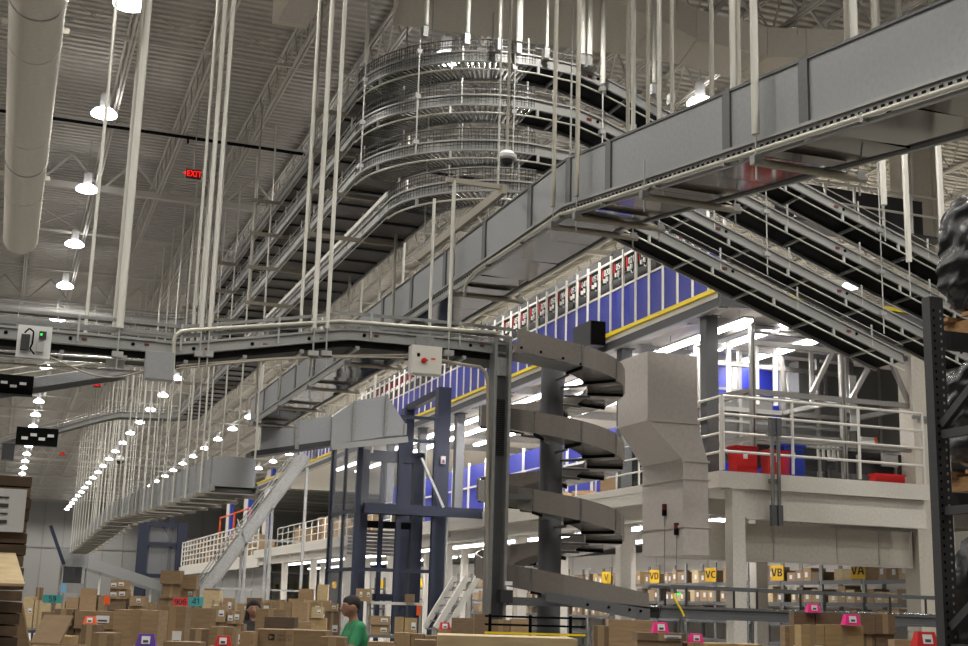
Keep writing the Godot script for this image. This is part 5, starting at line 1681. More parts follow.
func build_rack() -> void:
	var o := thing("pallet_rack", "dark grey perforated pallet rack frame with diagonal braces at the right", "rack", V(5.35, 0, 6.2))
	var x := 5.31
	var posts := [[x, 6.55], [x, 5.5], [x + 2.7, 6.55], [x + 2.7, 5.5]]
	for i in 4:
		var q: Array = posts[i]
		var ht := 3.62
		block(o, "upright", V(q[0], ht / 2, q[1]), Vector3(0.1, ht, 0.075), M.rack)
		block(o, "foot_plate", V(q[0], 0.006, q[1]), Vector3(0.16, 0.012, 0.14), M.rack)
		if i == 0:
			for k in 60:
				for s in [-0.025, 0.025]:
					block(o, "hole", V(q[0] + s, 0.7 + k * 0.048, q[1] - 0.0385), Vector3(0.012, 0.016, 0.003), M.galv_light if s > 0 else M.black)
	for q in [[1.62, 2.28], [2.82, 3.48], [0.4, 1.1]]:
		for xx in [x, x + 2.7]:
			bar(o, "diagonal_brace", V(xx, q[0], 6.5), V(xx, q[1], 5.55), 0.04, 0.05, M.rack)
	for y in [2.3, 2.76, 1.5]:
		for xx in [x, x + 2.7]:
			bar(o, "horizontal_brace", V(xx, y, 6.5), V(xx, y, 5.55), 0.04, 0.05, M.rack)
	for y in [3.36, 2.36]:
		for d in [6.55, 5.5]:
			block(o, "load_beam", V(x + 1.35, y, d), Vector3(2.6, 0.11, 0.06), M.rack)
	for y in [3.42, 2.42]:
		bar(o, "support_bar", V(x + 0.3, y, 6.55), V(x + 0.3, y, 5.5), 0.06, 0.03, M.rack)
		bar(o, "support_bar", V(x + 1.2, y, 6.55), V(x + 1.2, y, 5.5), 0.06, 0.03, M.rack)
	wrapped_load(V(x + 0.88, 4.0, 6.4), Vector3(1.1, 0.8, 1.1), 5, "black stretch-wrapped pallet load on top of the dark grey rack")
	wrapped_load(V(x + 0.9, 2.95, 6.45), Vector3(1.12, 0.7, 1.1), 6, "black stretch-wrapped pallet load on the middle level of the dark grey rack")
	wrapped_load(V(x + 0.87, 1.5, 6.45), Vector3(1.05, 1.5, 1.1), 7, "tall black stretch-wrapped pallet load under the rack's lower beam")
	var fl := thing("load_stand", "low steel stand under the tallest wrapped load in the rack", "stand", V(x + 1.08, 0, 6.4))
	block(fl, "top_plate", V(x + 1.08, 0.58, 6.4), Vector3(1.1, 0.06, 1.0), M.rack)
	for s in [-0.45, 0.45]:
		for z in [-0.4, 0.4]: block(fl, "leg", V(x + 1.08 + s, 0.275, 6.4 + z), Vector3(0.07, 0.55, 0.07), M.rack)

# ---------- parcels ----------
func stack(c: float, top: float, items: Array) -> Node3D: # items bottom to top: [x0, x1, y0, colour, stickers, label]
	var base := top
	var last: Node3D
	for it in items:
		var a := at_c((it[0] + it[1]) * 0.5, it[2], c)
		var w: float = (it[1] - it[0]) * c / F
		var h: float = a.y - base
		if h < 0.04: h = 0.04
		var dep: float = clampf(w * 0.8, 0.22, 0.75)
		var bk := Vector3(sin(YAW), 0, -cos(YAW)) * dep * 0.5
		var tone: String = {box_a = "mid brown", box_b = "brown", box_c = "dark brown", box_d = "yellowish brown", box_e = "pale brown", box_f = "very dark brown"}[it[3]]
		var lab: String = tone + " carton" + ["", " with a white label", " with two white labels"][it[4]] + " " + where_is(c, (it[0] + it[1]) * 0.5)
		var grp := "cartons piled on the sorting tables"
		if it.size() > 5:
			lab = it[5]
			grp = ""
		last = carton(Vector3(a.x, base, a.z) + bk, Vector3(w, h, dep), -YAW + rng.randf_range(-0.04, 0.04), it[3], lab, grp, it[4])
		base += h + 0.002
	return last

func where_is(c: float, px: float) -> String:
	if c > 30.0: return "on the farthest long sorting table"
	if c > 20.0: return "on the sorting table before the lift cage"
	if c > 18.6 and c < 19.5: return "on the shelf cart with the white top"
	if px > 770.0: return "on the table before the lettered shelving"
	if px > 580.0: return "under the chute's outfeed"
	if px > 430.0: return "near the spiral chute's post"
	if px > 360.0: return "beside the person in green"
	if c > 15.5: return "on the table by the person in dark clothes"
	if c > 11.0: return "on the table with the orange marker"
	return "on the table with the black-logo carton"

func cap(px: float, py: float, c: float, w_px: float, mt: String, label: String) -> void:
	var p := at_c(px, py, c)
	var s := w_px * c / F
	var o := thing("cart_marker", label, "marker", p, "", -YAW + 0.12)
	var m := MB.new()
	var h := s * 0.62
	var a := s * 0.5
	var b := s * 0.36
	m.hexa([Vector3(-a, 0, a * 0.7), Vector3(a, 0, a * 0.7), Vector3(a, 0, -a * 0.7), Vector3(-a, 0, -a * 0.7), Vector3(-b, h, b * 0.5), Vector3(b, h, b * 0.5), Vector3(b, h, -b * 0.5), Vector3(-b, h, -b * 0.5)])
	local(o, "shell", m, M[mt])
	var t := atan2(a * 0.7 - b * 0.5, h)
	var lc := lblock(o, "label_card", Vector3(0, h * 0.52, (a * 0.7 + b * 0.5) / 2 + 0.004), Vector3(s * 0.42, h * 0.62, 0.004), M.paper, Basis(Vector3.RIGHT, -t))
	sub(lc, "barcode", Vector3(0, h * 0.42, (a * 0.7 + b * 0.5) / 2 + 0.009), Vector3(s * 0.26, h * 0.2, 0.003), M.print, Basis(Vector3.RIGHT, -t))

func table(c: float, p0: float, p1: float, top: float, dep: float, label: String) -> void:
	var a := at_c(p0, 610, c)
	var b := at_c(p1, 610, c)
	var L := Vector2(a.x - b.x, a.z - b.z).length()
	var ctr := (a + b) * 0.5 + Vector3(sin(YAW), 0, -cos(YAW)) * dep * 0.45
	var o := thing("sorting_table", label, "table", Vector3(ctr.x, 0, ctr.z), "", -YAW)
	lblock(o, "table_top", Vector3(0, top - 0.03, 0), Vector3(L, 0.05, dep), M.table)
	var n := int(max(2, round(L / 2.0)))
	for i in n + 1:
		for z in [-0.45, 0.45]:
			lblock(o, "leg", Vector3((float(i) / n - 0.5) * (L - 0.12), (top - 0.055) / 2, z * dep), Vector3(0.06, top - 0.055, 0.06), M.frame_grey)
	lblock(o, "apron", Vector3(0, top - 0.1, dep * 0.46), Vector3(L - 0.1, 0.08, 0.03), M.frame_grey)

func tag_card(px: float, py: float, c: float, w: float, h: float, mt: String, txt: String, label: String, post_to: float) -> void:
	var p := at_c(px, py, c)
	var sw := w * c / F
	var sh := h * c / F
	var o := thing("card_sign", label, "sign", Vector3(p.x, post_to, p.z), "", -YAW)
	lblock(o, "card", Vector3(0, p.y - post_to, 0), Vector3(sw, sh, 0.01), M[mt])
	lblock(o, "stake", Vector3(0, (p.y - sh / 2 - post_to) / 2, -0.01), Vector3(0.03, max(0.02, p.y - sh / 2 - post_to), 0.01), M.galv)
	if txt != "":
		var sf := SystemFont.new()
		sf.font_names = PackedStringArray(["Droid Sans"])
		var tm := TextMesh.new()
		tm.text = txt
		tm.font = sf
		tm.font_size = 16
		tm.pixel_size = sh * 0.055
		tm.depth = 0.004
		local(o, "lettering", tm, M.ink, Transform3D(Basis(), Vector3(0, p.y - post_to, 0.008)))

func build_parcels() -> void:
	# rows from far to near: camera distance, table height
	table(36.0, 20, 345, 0.8, 1.2, "long sorting table farthest back in the parcel area")
	table(24.0, 100, 440, 0.85, 1.4, "long sorting table in front of the lift cage, full of cartons")
	table(17.0, 40, 330, 0.95, 1.2, "long sorting table behind the person in green")
	table(13.0, 40, 300, 1.0, 1.0, "sorting table with the orange-tagged carton on it")
	table(9.6, 20, 345, 1.05, 0.9, "sorting table carrying the printed black-logo carton")
	table(10.2, 365, 440, 1.05, 0.8, "small sorting table beside the small shelf cart")
	table(15.0, 440, 545, 1.0, 1.0, "sorting table left of the spiral chute's post")
	table(10.6, 585, 720, 1.05, 0.9, "sorting table under the chute's outfeed")
	table(12.4, 775, 925, 1.05, 1.2, "sorting table in front of the shelving at the right")
	table(7.4, 415, 590, 1.1, 0.7, "low packing table nearest the spiral chute's foreground")
	# far row
	var cols := ["box_a", "box_b", "box_c", "box_d", "box_e"]
	var x := 24.0
	while x < 330.0:
		var w := rng.randf_range(8, 18)
		if not (x > 150 and x < 165):
			stack(36.0, 0.8, [[x, x + w, rng.randf_range(590, 604), cols[rng.randi() % 5], 1 if rng.randf() < 0.5 else 0]])
			if rng.randf() < 0.4:
				stack(36.5, 0.8, [[x + 1, x + w - 2, rng.randf_range(584, 589), cols[rng.randi() % 5], 0]])
		x += w + rng.randf_range(0.5, 3)
	x = 104.0
	while x < 340.0:
		var w := rng.randf_range(10, 20)
		if x + w < 158 or x > 200:
			stack(24.0, 0.85, [[x, x + w, rng.randf_range(610, 622), cols[rng.randi() % 5], 1 if rng.randf() < 0.6 else 0], [x + 1, x + w - rng.randf_range(1, 4), rng.randf_range(597, 606), cols[rng.randi() % 5], 1 if rng.randf() < 0.7 else 0]])
		x += w + rng.randf_range(0.5, 2)
	stack(24.0, 0.85, [[159, 181, 598, "box_b", 0], [162, 181, 584, "box_b", 0], [161, 181, 570.5, "box_b", 0]])
	stack(24.2, 0.85, [[181.5, 198, 598, "box_c", 0], [182, 194, 589, "box_a", 1], [181.5, 197, 575, "box_b", 0]])
	# middle rows
	stack(17.0, 0.95, [[109, 126, 610, "box_c", 0], [110, 126, 599, "box_c", 0], [110, 127, 589, "box_b", 2], [111, 126, 580, "box_a", 2]])
	stack(17.0, 0.95, [[128, 146, 606, "box_b", 1], [130, 142, 596, "box_a", 1]])
	stack(17.0, 0.95, [[211, 233, 622, "box_b", 1], [211, 226, 606, "box_a", 1]])
	stack(17.0, 0.95, [[234, 244, 624, "box_c", 1], [228, 241, 611, "box_b", 2]])
	stack(17.5, 0.95, [[272, 292, 602, "box_b", 0, "upright brown carton behind the person in dark clothes"]])
	stack(17.5, 0.95, [[292.5, 308, 602, "box_a", 2]])
	stack(17.0, 0.95, [[310, 326, 618, "box_d", 1], [312, 322, 607, "box_e", 1]])
	stack(16.0, 0.95, [[42, 58, 612, "box_c", 0]])
	stack(13.0, 1.0, [[54, 74, 626, "box_f", 0], [55, 73, 609, "box_c", 0, "dark striped carton on the pile left of the orange tag"]])
	stack(13.0, 1.0, [[75, 92, 629, "box_c", 0]])
	stack(13.0, 1.0, [[92.5, 114, 629, "box_b", 1]])
	stack(13.0, at_c(90, 628.6, 13.0).y, [[75, 114, 611, "box_b", 1, "wide brown carton with an orange marker on its front"]])
	stack(12.5, 1.0, [[82, 98, 624.5, "box_c", 0]])
	cap(90, 624.5, 12.6, 13, "orange", "orange plastic cart marker with a white card in front of a wide carton")
	stack(13.0, 1.0, [[187, 212, 608, "box_b", 0, "upright plain carton beside the big taped box"]])
	stack(11.6, 1.0, [[188, 209, 629, "box_c", 0]])
	stack(11.5, 1.0, [[209, 232, 627, "box_b", 1]])
	stack(13.5, 1.0, [[256, 286, 609, "box_b", 0, "tall brown carton next to the person in dark clothes"]])
	stack(12.6, 1.0, [[265, 295, 617, "box_f", 1, "dark carton with a small label leaning before the taller one"]])
	stack(14.0, 1.0, [[296, 312, 622, "box_a", 1]])
	# near row, left
	stack(10.2, 1.05, [[160, 186, 606, "box_b", 1, "upright carton with printed arrows on tape beside the big pale carton"]])
	stack(9.6, 1.05, [[115, 160, 610, "box_a", 0, "big pale brown carton standing upright in the near row"]])
	stack(9.2, 1.05, [[42, 70, 636, "box_d", 1, "low yellowish carton with a red print mark"]])
	stack(9.2, 1.05, [[92, 114, 633, "box_b", 1]])
	stack(9.0, 1.05, [[128, 162, 646.5, "box_c", 0]])
	cap(146, 646.5, 8.95, 20, "purple", "purple plastic cart marker with a white card")
	stack(9.0, 1.05, [[163, 200, 642, "box_b", 0]])
	stack(9.0, 1.05, [[205, 236, 647, "box_b", 0]])
	cap(223, 646.5, 8.95, 17, "red", "red plastic cart marker left of the black-logo carton")
	stack(9.3, 1.05, [[240, 254, 632, "box_a", 0]])
	var logo_box: Node3D = stack(9.5, 1.05, [[255, 326, 630, "box_b", 1, "long carton printed with a black triangle logo and lettering"]])
	var lg := at_c(282, 637.5, 9.42)
	var ld := Node3D.new()
	ld.name = "printed_logo"
	logo_box.add_child(ld)
	ld.transform = logo_box.transform.affine_inverse() * Transform3D(Basis(Vector3.UP, -YAW), lg)
	lblock(ld, "logo_block", Vector3(-0.075, 0.0, 0.003), Vector3(0.045, 0.045, 0.003), M.ink)
	var tr := MB.new()
	tr.tri(Vector3(-0.09, 0.015, 0.006), Vector3(-0.09, -0.015, 0.006), Vector3(-0.06, 0, 0.006), Vector3(0, 0, 1))
	local(ld, "logo_triangle", tr, M.box_b)
	var sf := SystemFont.new()
	sf.font_names = PackedStringArray(["Droid Sans"])
	for i in 2:
		var tm := TextMesh.new()
		tm.text = ["ANALOG", "DEVICES"][i]
		tm.font = sf
		tm.font_size = 16
		tm.pixel_size = 0.0017
		tm.depth = 0.003
		local(ld, "lettering", tm, M.ink, Transform3D(Basis(), Vector3(0.02, 0.012 - i * 0.028, 0.004)))
	stack(9.1, 1.05, [[320, 345, 637, "box_b", 0]])
	# beside the man
	stack(10.2, 1.05, [[395, 411, 633, "box_a", 1]])
	stack(10.2, 1.05, [[411.5, 424, 634, "box_b", 2]])
	stack(10.2, 1.05, [[424.5, 438, 635.5, "box_b", 1]])
	stack(10.0, 1.05, [[368, 394, 642, "box_a", 1]])
	var ct := thing("shelf_cart", "shelf cart with a white top in front of the lift cage", "cart", Vector3(at_c(394, 610, 19).x, 0, at_c(394, 610, 19).z), "", -YAW)
	var yt := at_c(394, 602, 19).y
	lblock(ct, "top_shelf", Vector3(0, yt - 0.02, -0.2), Vector3(0.8, 0.04, 0.5), M.white_steel)
	lblock(ct, "lower_shelf", Vector3(0, 1.22, -0.2), Vector3(0.8, 0.04, 0.5), M.galv)
	for s in [-0.38, 0.38]:
		for z in [0.03, -0.43]: lblock(ct, "post", Vector3(s, yt / 2 - 0.02, z), Vector3(0.03, yt - 0.04, 0.03), M.galv_light)
	lblock(ct, "orange_tag", Vector3(0.36, yt - 0.11, 0.06), Vector3(0.06, 0.14, 0.01), M.orange)
	stack(18.9, yt, [[356, 363, 588.5, "box_a", 1]])
	stack(18.9, yt, [[363.3, 371, 589, "box_a", 1]])
	stack(18.9, yt, [[405, 414, 594, "box_c", 0]])
	stack(18.9, 1.24, [[371, 389, 625, "box_a", 1], [370, 390, 616, "box_a", 1]])
	stack(18.9, 1.24, [[395, 404, 617, "box_d", 0]])
	stack(18.9, 1.24, [[404.5, 417, 618, "box_d", 1]])
	# centre
	stack(14.8, 1.0, [[452, 474, 618, "box_c", 1, "dark brown carton right of the red marker near the chute post"]])
	stack(14.8, 1.0, [[438, 451, 630, "box_a", 0]])
	cap(444.5, 630, 14.9, 12, "red", "red plastic cart marker near the spiral chute's post")
	stack(15.2, 1.0, [[474.5, 490, 614, "box_c", 0]])
	stack(15.4, 1.0, [[492, 510, 620, "box_b", 2]])
	stack(15.4, 1.0, [[510.5, 530, 619, "box_a", 2]])
	stack(7.4, 1.1, [[436, 576, 637, "box_e", 0, "very long pale carton lying nearest the camera before the chute"]])
	stack(7.2, 1.1, [[414, 435, 640, "box_b", 1]])
	# under the outfeed
	stack(11.0, 1.05, [[609, 654, 620, "box_a", 0, "large plain carton under the chute's outfeed"]])
	stack(11.0, 1.05, [[594, 608.5, 626, "box_c", 0]])
	stack(9.8, 1.05, [[637, 681, 641, "box_b", 1], [637, 686, 633, "box_c", 1, "long flat carton with a pink marker standing on it"]])
	cap(660, 633, 9.9, 17, "pink", "pink plastic cart marker on the long flat carton")
	stack(9.8, 1.05, [[687, 704, 643, "box_d", 0]])
	cap(695.5, 643, 9.9, 15, "pink", "pink plastic cart marker beside the white column's foot")
	stack(10.4, 1.05, [[705, 762, 644, "box_d", 0, "low orange-brown carton edge beside the white column"]])
	# right
	stack(12.4, 1.05, [[785, 800, 626, "box_b", 1]])
	stack(12.0, 1.05, [[800.5, 824, 625, "box_d", 1, "yellowish strapped carton left in the pair before the shelving"]])
	stack(12.0, 1.05, [[824.5, 863, 625, "box_d", 2, "yellowish strapped carton right in the pair before the shelving"]])
	stack(12.8, 1.05, [[794, 815, 612.5, "box_c", 1]])
	stack(12.8, 1.05, [[815.5, 840, 613, "box_c", 1]])
	stack(12.8, 1.05, [[864, 875, 634, "box_c", 0], [840.5, 875, 614, "box_c", 0]])
	stack(12.8, 1.05, [[875.5, 894, 634, "box_c", 0], [875.5, 895, 614, "box_c", 0]])
	cap(813, 612.5, 12.75, 14, "pink", "pink plastic cart marker on the rear cartons at the right")
	cap(851, 625, 11.95, 17, "pink", "pink plastic cart marker on the yellowish strapped carton")
	stack(12.0, 1.05, [[895, 912, 640, "box_a", 0]])
	stack(11.8, 1.05, [[912.5, 940, 647, "box_b", 0]])
	cap(925, 647, 11.7, 24, "red", "red plastic cart marker beside the pallet rack")
	# signs on stakes
	tag_card(52.5, 599, 22.0, 19, 8, "teal", "59", "teal card sign with black digits above the left tables", 0.0)
	tag_card(180.5, 602, 20.0, 15, 8.5, "sign_red", "906", "red card sign numbered 906 above the sorting tables", 0.0)
	tag_card(196, 601.5, 20.2, 15, 9, "teal", "41", "teal card sign numbered 41 beside the red one", 0.0)
	tag_card(107, 600, 20.0, 6, 9, "orange", "", "small blank orange card above the sorting tables", 0.0)
	tag_card(63.5, 588, 30.0, 5, 9, "light_blue", "", "small light blue card above the far tables", 0.0)
	# carton stack with a printed sheet at the left edge
	var base := at_c(-6, 600, 5.2)
	var o := thing("flat_carton_stack", "tall stack of dark flattened cartons with a white printed sheet at the left edge", "stack", Vector3(base.x, 0, base.z), "", 0.03)
	lblock(o, "pallet", Vector3(-0.35, 0.07, -0.4), Vector3(1.0, 0.14, 0.9), M.wood)
	var y := 0.14
	var yend := at_c(20, 481, 5.2).y
	var xr := 0.104
	var i := 0
	while y < yend:
		var hh := 0.045
		var off := rng.randf_range(-0.012, 0.004)
		lblock(o, "flat_carton", Vector3(-0.45 + (xr + off) - 0.05, y + hh / 2, -0.4), Vector3(1.0, hh - 0.006, 0.9), M.box_f if i % 3 else M.box_c)
		y += hh
		i += 1
	var sh := at_c(8, 509, 5.15)
	var psh := lblock(o, "printed_sheet", Vector3(-0.09, sh.y, 0.062), Vector3(0.34, 0.17, 0.004), M.paper)
	for k in 4: sub(psh, "print_line", Vector3(-0.05, sh.y + 0.05 - k * 0.032, 0.066), Vector3(0.13, 0.006 + 0.008 * (k % 2), 0.002), M.print)
	var fp := at_c(12, 570, 5.0)
	var fm := MB.new()
	fm.hexa([Vector3(-0.4, fp.y - 0.06, 0.3), Vector3(0.095, fp.y - 0.06, 0.3), Vector3(0.095, fp.y - 0.05, 0.3), Vector3(-0.4, fp.y - 0.05, 0.3), Vector3(-0.4, fp.y + 0.06, 0.07), Vector3(0.06, fp.y + 0.06, 0.07), Vector3(0.06, fp.y + 0.07, 0.07), Vector3(-0.4, fp.y + 0.07, 0.07)])
	local(o, "raised_flap", fm, M.box_e)
	# open carton with a raised flap
	var oc := at_c(30, 640, 7.0)
	var q := thing("open_carton", "open carton with tall raised flaps beside the flattened stack", "box", Vector3(oc.x, 0, oc.z), "", -YAW - 0.5)
	for s in [-1, 1]:
		lblock(q, "side_panel", Vector3(s * 0.2, 0.7, 0), Vector3(0.01, 1.4, 0.4), M.box_a)
		lblock(q, "end_panel", Vector3(0, 0.7, s * 0.2), Vector3(0.4, 1.4, 0.01), M.box_a)
	lblock(q, "raised_flap", Vector3(0.1, 1.5, 0.24), Vector3(0.24, 0.24, 0.01), M.box_a, Basis(Vector3.RIGHT, 0.35))
	lblock(q, "raised_flap", Vector3(-0.1, 1.46, -0.24), Vector3(0.22, 0.2, 0.01), M.box_b, Basis(Vector3.RIGHT, -0.5))

func build_extras() -> void:
	var l := thing("stair_ladder", "white steel stair with sloping stringers beside the lift cage", "stairs", Vector3(at_c(455, 610, 33).x, 0, at_c(455, 610, 33).z))
	for z in [0.0, -0.9]:
		var off := Vector3(0, 0, z)
		for q in [[436, 628, 467, 577], [447, 628, 478, 577]]:
			bar(l, "stringer", at_d(q[0], q[1], 31.0) + off, at_d(q[2], q[3], 31.0) + off, 0.07, 0.14, M.white_steel)
	for k in 7:
		var a := at_d(436, 628, 31.0).lerp(at_d(467, 577, 31.0), k / 6.5)
		block(l, "tread", a + Vector3(0.14, -0.03, -0.45), Vector3(0.28, 0.03, 0.9), M.galv)
	var f0 := at_d(446, 628, 31.0)
	block(l, "foot_post", Vector3(f0.x, f0.y / 2, f0.z), Vector3(0.1, f0.y, 0.1), M.white_steel)
	block(l, "foot_post", Vector3(f0.x, f0.y / 2, f0.z - 0.9), Vector3(0.1, f0.y, 0.1), M.white_steel)
	var t1 := at_d(475, 577, 31.0)
	block(l, "top_post", Vector3(t1.x, t1.y / 2, t1.z - 0.45), Vector3(0.1, t1.y, 0.1), M.white_steel)
	var cp := at_d(120, 459, 70.0)
	var c := thing("dome_camera", "small distant dome camera hanging on a rod before the pendant lamps", "camera", cp)
	rod(c, "pole", cp, Vector3(cp.x, 16.1, cp.z), 0.03, M.rod_thin)
	var m := MB.new()
	m.lathe(cp, [Vector2(0.001, 0.2), Vector2(0.2, 0.1), Vector2(0.26, -0.05), Vector2(0.2, -0.1)], 12)
	part(c, "housing", m, M.white_plastic)
	m = MB.new()
	m.lathe(cp, [Vector2(0.2, -0.1), Vector2(0.12, -0.25), Vector2(0.001, -0.3)], 12)
	part(c, "dome", m, M.dark_steel)
	# open ladder rack of pipes beside the chute post
	var g := thing("guide_rail", "low black and yellow guide rail in front of the wrapped cartons at the chute", "railing", Vector3(at_c(520, 630, 13).x, 0, at_c(520, 630, 13).z), "", -YAW)
	for y in [1.42, 1.5, 1.58]: lblock(g, "rail", Vector3(0.15, y, 0), Vector3(1.0, 0.02, 0.02), M.black if y > 1.45 else M.yellow)
	for x in [-0.3, 0.1, 0.5]: lblock(g, "post", Vector3(x, 0.8, -0.01), Vector3(0.03, 1.6, 0.03), M.black)

# ---------- people ----------
func nets(bones: Array, cell: float, kk: float, out: Dictionary) -> void:
	var lo := Vector3(1e9, 1e9, 1e9)
	var hi := -lo
	for b in bones:
		for e in 2:
			var r: float = b[2 + e] + 0.04
			lo = lo.min(b[e] - Vector3(r, r, r)); hi = hi.max(b[e] + Vector3(r, r, r))
	var nx := int((hi.x - lo.x) / cell) + 2
	var ny := int((hi.y - lo.y) / cell) + 2
	var nz := int((hi.z - lo.z) / cell) + 2
	var sum := PackedFloat32Array(); sum.resize(nx * ny * nz)
	var best := PackedFloat32Array(); best.resize(nx * ny * nz); best.fill(1e9)
	var who := PackedInt32Array(); who.resize(nx * ny * nz)
	for bi in bones.size():
		var b: Array = bones[bi]
		var A: Vector3 = b[0]
		var B: Vector3 = b[1]
		var ra: float = b[2]
		var rb: float = b[3]
		var m: float = max(ra, rb) + 0.05
		var l0 := ((A.min(B) - Vector3(m, m, m) - lo) / cell).floor()
		var h0 := ((A.max(B) + Vector3(m, m, m) - lo) / cell).ceil()
		var ab := B - A
		var L2: float = max(ab.length_squared(), 1e-8)
		for z in range(max(0, int(l0.z)), min(nz, int(h0.z) + 1)):
			for y in range(max(0, int(l0.y)), min(ny, int(h0.y) + 1)):
				for x in range(max(0, int(l0.x)), min(nx, int(h0.x) + 1)):
					var p := lo + Vector3(x, y, z) * cell
					var t: float = clampf((p - A).dot(ab) / L2, 0.0, 1.0)
					var d: float = (p - A - ab * t).length() - lerpf(ra, rb, t)
					var id := (z * ny + y) * nx + x
					sum[id] += exp(-kk * d)
					if d < best[id]:
						best[id] = d; who[id] = bi
	var val := PackedFloat32Array(); val.resize(nx * ny * nz)
	for i in val.size():
		val[i] = -log(sum[i]) / kk if sum[i] > 1e-30 else 1.0
	var vid := {}
	var pts := []
	var cls := []
	var offs := [0, 1, nx, nx + 1, nx * ny, nx * ny + 1, nx * ny + nx, nx * ny + nx + 1]
	var cv := [Vector3(0, 0, 0), Vector3(1, 0, 0), Vector3(0, 1, 0), Vector3(1, 1, 0), Vector3(0, 0, 1), Vector3(1, 0, 1), Vector3(0, 1, 1), Vector3(1, 1, 1)]
	var ed := [[0, 1], [2, 3], [4, 5], [6, 7], [0, 2], [1, 3], [4, 6], [5, 7], [0, 4], [1, 5], [2, 6], [3, 7]]
	for z in nz - 1:
		for y in ny - 1:
			for x in nx - 1:
				var id := (z * ny + y) * nx + x
				var neg := 0
				for o in offs:
					if val[id + o] < 0.0: neg += 1
				if neg == 0 or neg == 8: continue
				var s := Vector3.ZERO
				var c := 0
				for e in ed:
					var a := val[id + offs[e[0]]]
					var b := val[id + offs[e[1]]]
					if (a < 0.0) != (b < 0.0):
						s += cv[e[0]].lerp(cv[e[1]], a / (a - b)); c += 1
				vid[id] = pts.size()
				pts.append(lo + (Vector3(x, y, z) + s / c) * cell)
				cls.append(bones[who[id]][4])
	# gradient normals
	var nrm := []
	for i in pts.size(): nrm.append(Vector3.ZERO)
	var quads := []
	for id in vid:
		var z: int = id / (nx * ny)
		var y: int = (id / nx) % ny
		var x: int = id % nx
		var a := val[id] < 0.0
		if y > 0 and z > 0 and a != (val[id + 1] < 0.0): quads.append([id, id - nx, id - nx - nx * ny, id - nx * ny, a])
		if x > 0 and z > 0 and a != (val[id + nx] < 0.0): quads.append([id, id - nx * ny, id - nx * ny - 1, id - 1, a])
		if x > 0 and y > 0 and a != (val[id + nx * ny] < 0.0): quads.append([id, id - 1, id - 1 - nx, id - nx, a])
	var qs := []
	for q in quads:
		if not (vid.has(q[1]) and vid.has(q[2]) and vid.has(q[3])): continue
		var i0: int = vid[q[0]]
		var i1: int = vid[q[1]]
		var i2: int = vid[q[2]]
		var i3: int = vid[q[3]]
		var n: Vector3 = (pts[i2] - pts[i0]).cross(pts[i3] - pts[i1])
		if not q[4]: n = -n
		for i in [i0, i1, i2, i3]: nrm[i] += n
		qs.append([i0, i1, i2, i3])
	# outward test: sum of normals against centre
	var ctr := Vector3.ZERO
	for p in pts: ctr += p / pts.size()
	var dt := 0.0
	for i in pts.size(): dt += nrm[i].dot(pts[i] - ctr)
	var sg := 1.0 if dt > 0.0 else -1.0
	for q in qs:
		for t in [[0, 1, 2], [0, 2, 3]]:
			var a: int = q[t[0]]
			var b: int = q[t[1]]
			var c: int = q[t[2]]
			var fn: Vector3 = (pts[b] - pts[a]).cross(pts[c] - pts[a])
			if fn.dot(nrm[a]) * sg > 0.0:
				var w := b; b = c; c = w
			for i in [a, b, c]:
				out.v.append(pts[i]); out.n.append(nrm[i].normalized() * sg); out.c.append(cls[i])

func net_mesh(out: Dictionary) -> ArrayMesh:
	var m := ArrayMesh.new()
	var arr := []
	arr.resize(Mesh.ARRAY_MAX)
	arr[Mesh.ARRAY_VERTEX] = out.v
	arr[Mesh.ARRAY_NORMAL] = out.n
	arr[Mesh.ARRAY_COLOR] = out.c
	m.add_surface_from_arrays(Mesh.PRIMITIVE_TRIANGLES, arr)
	return m

func new_out() -> Dictionary:
	return {v = PackedVector3Array(), n = PackedVector3Array(), c = PackedColorArray()}

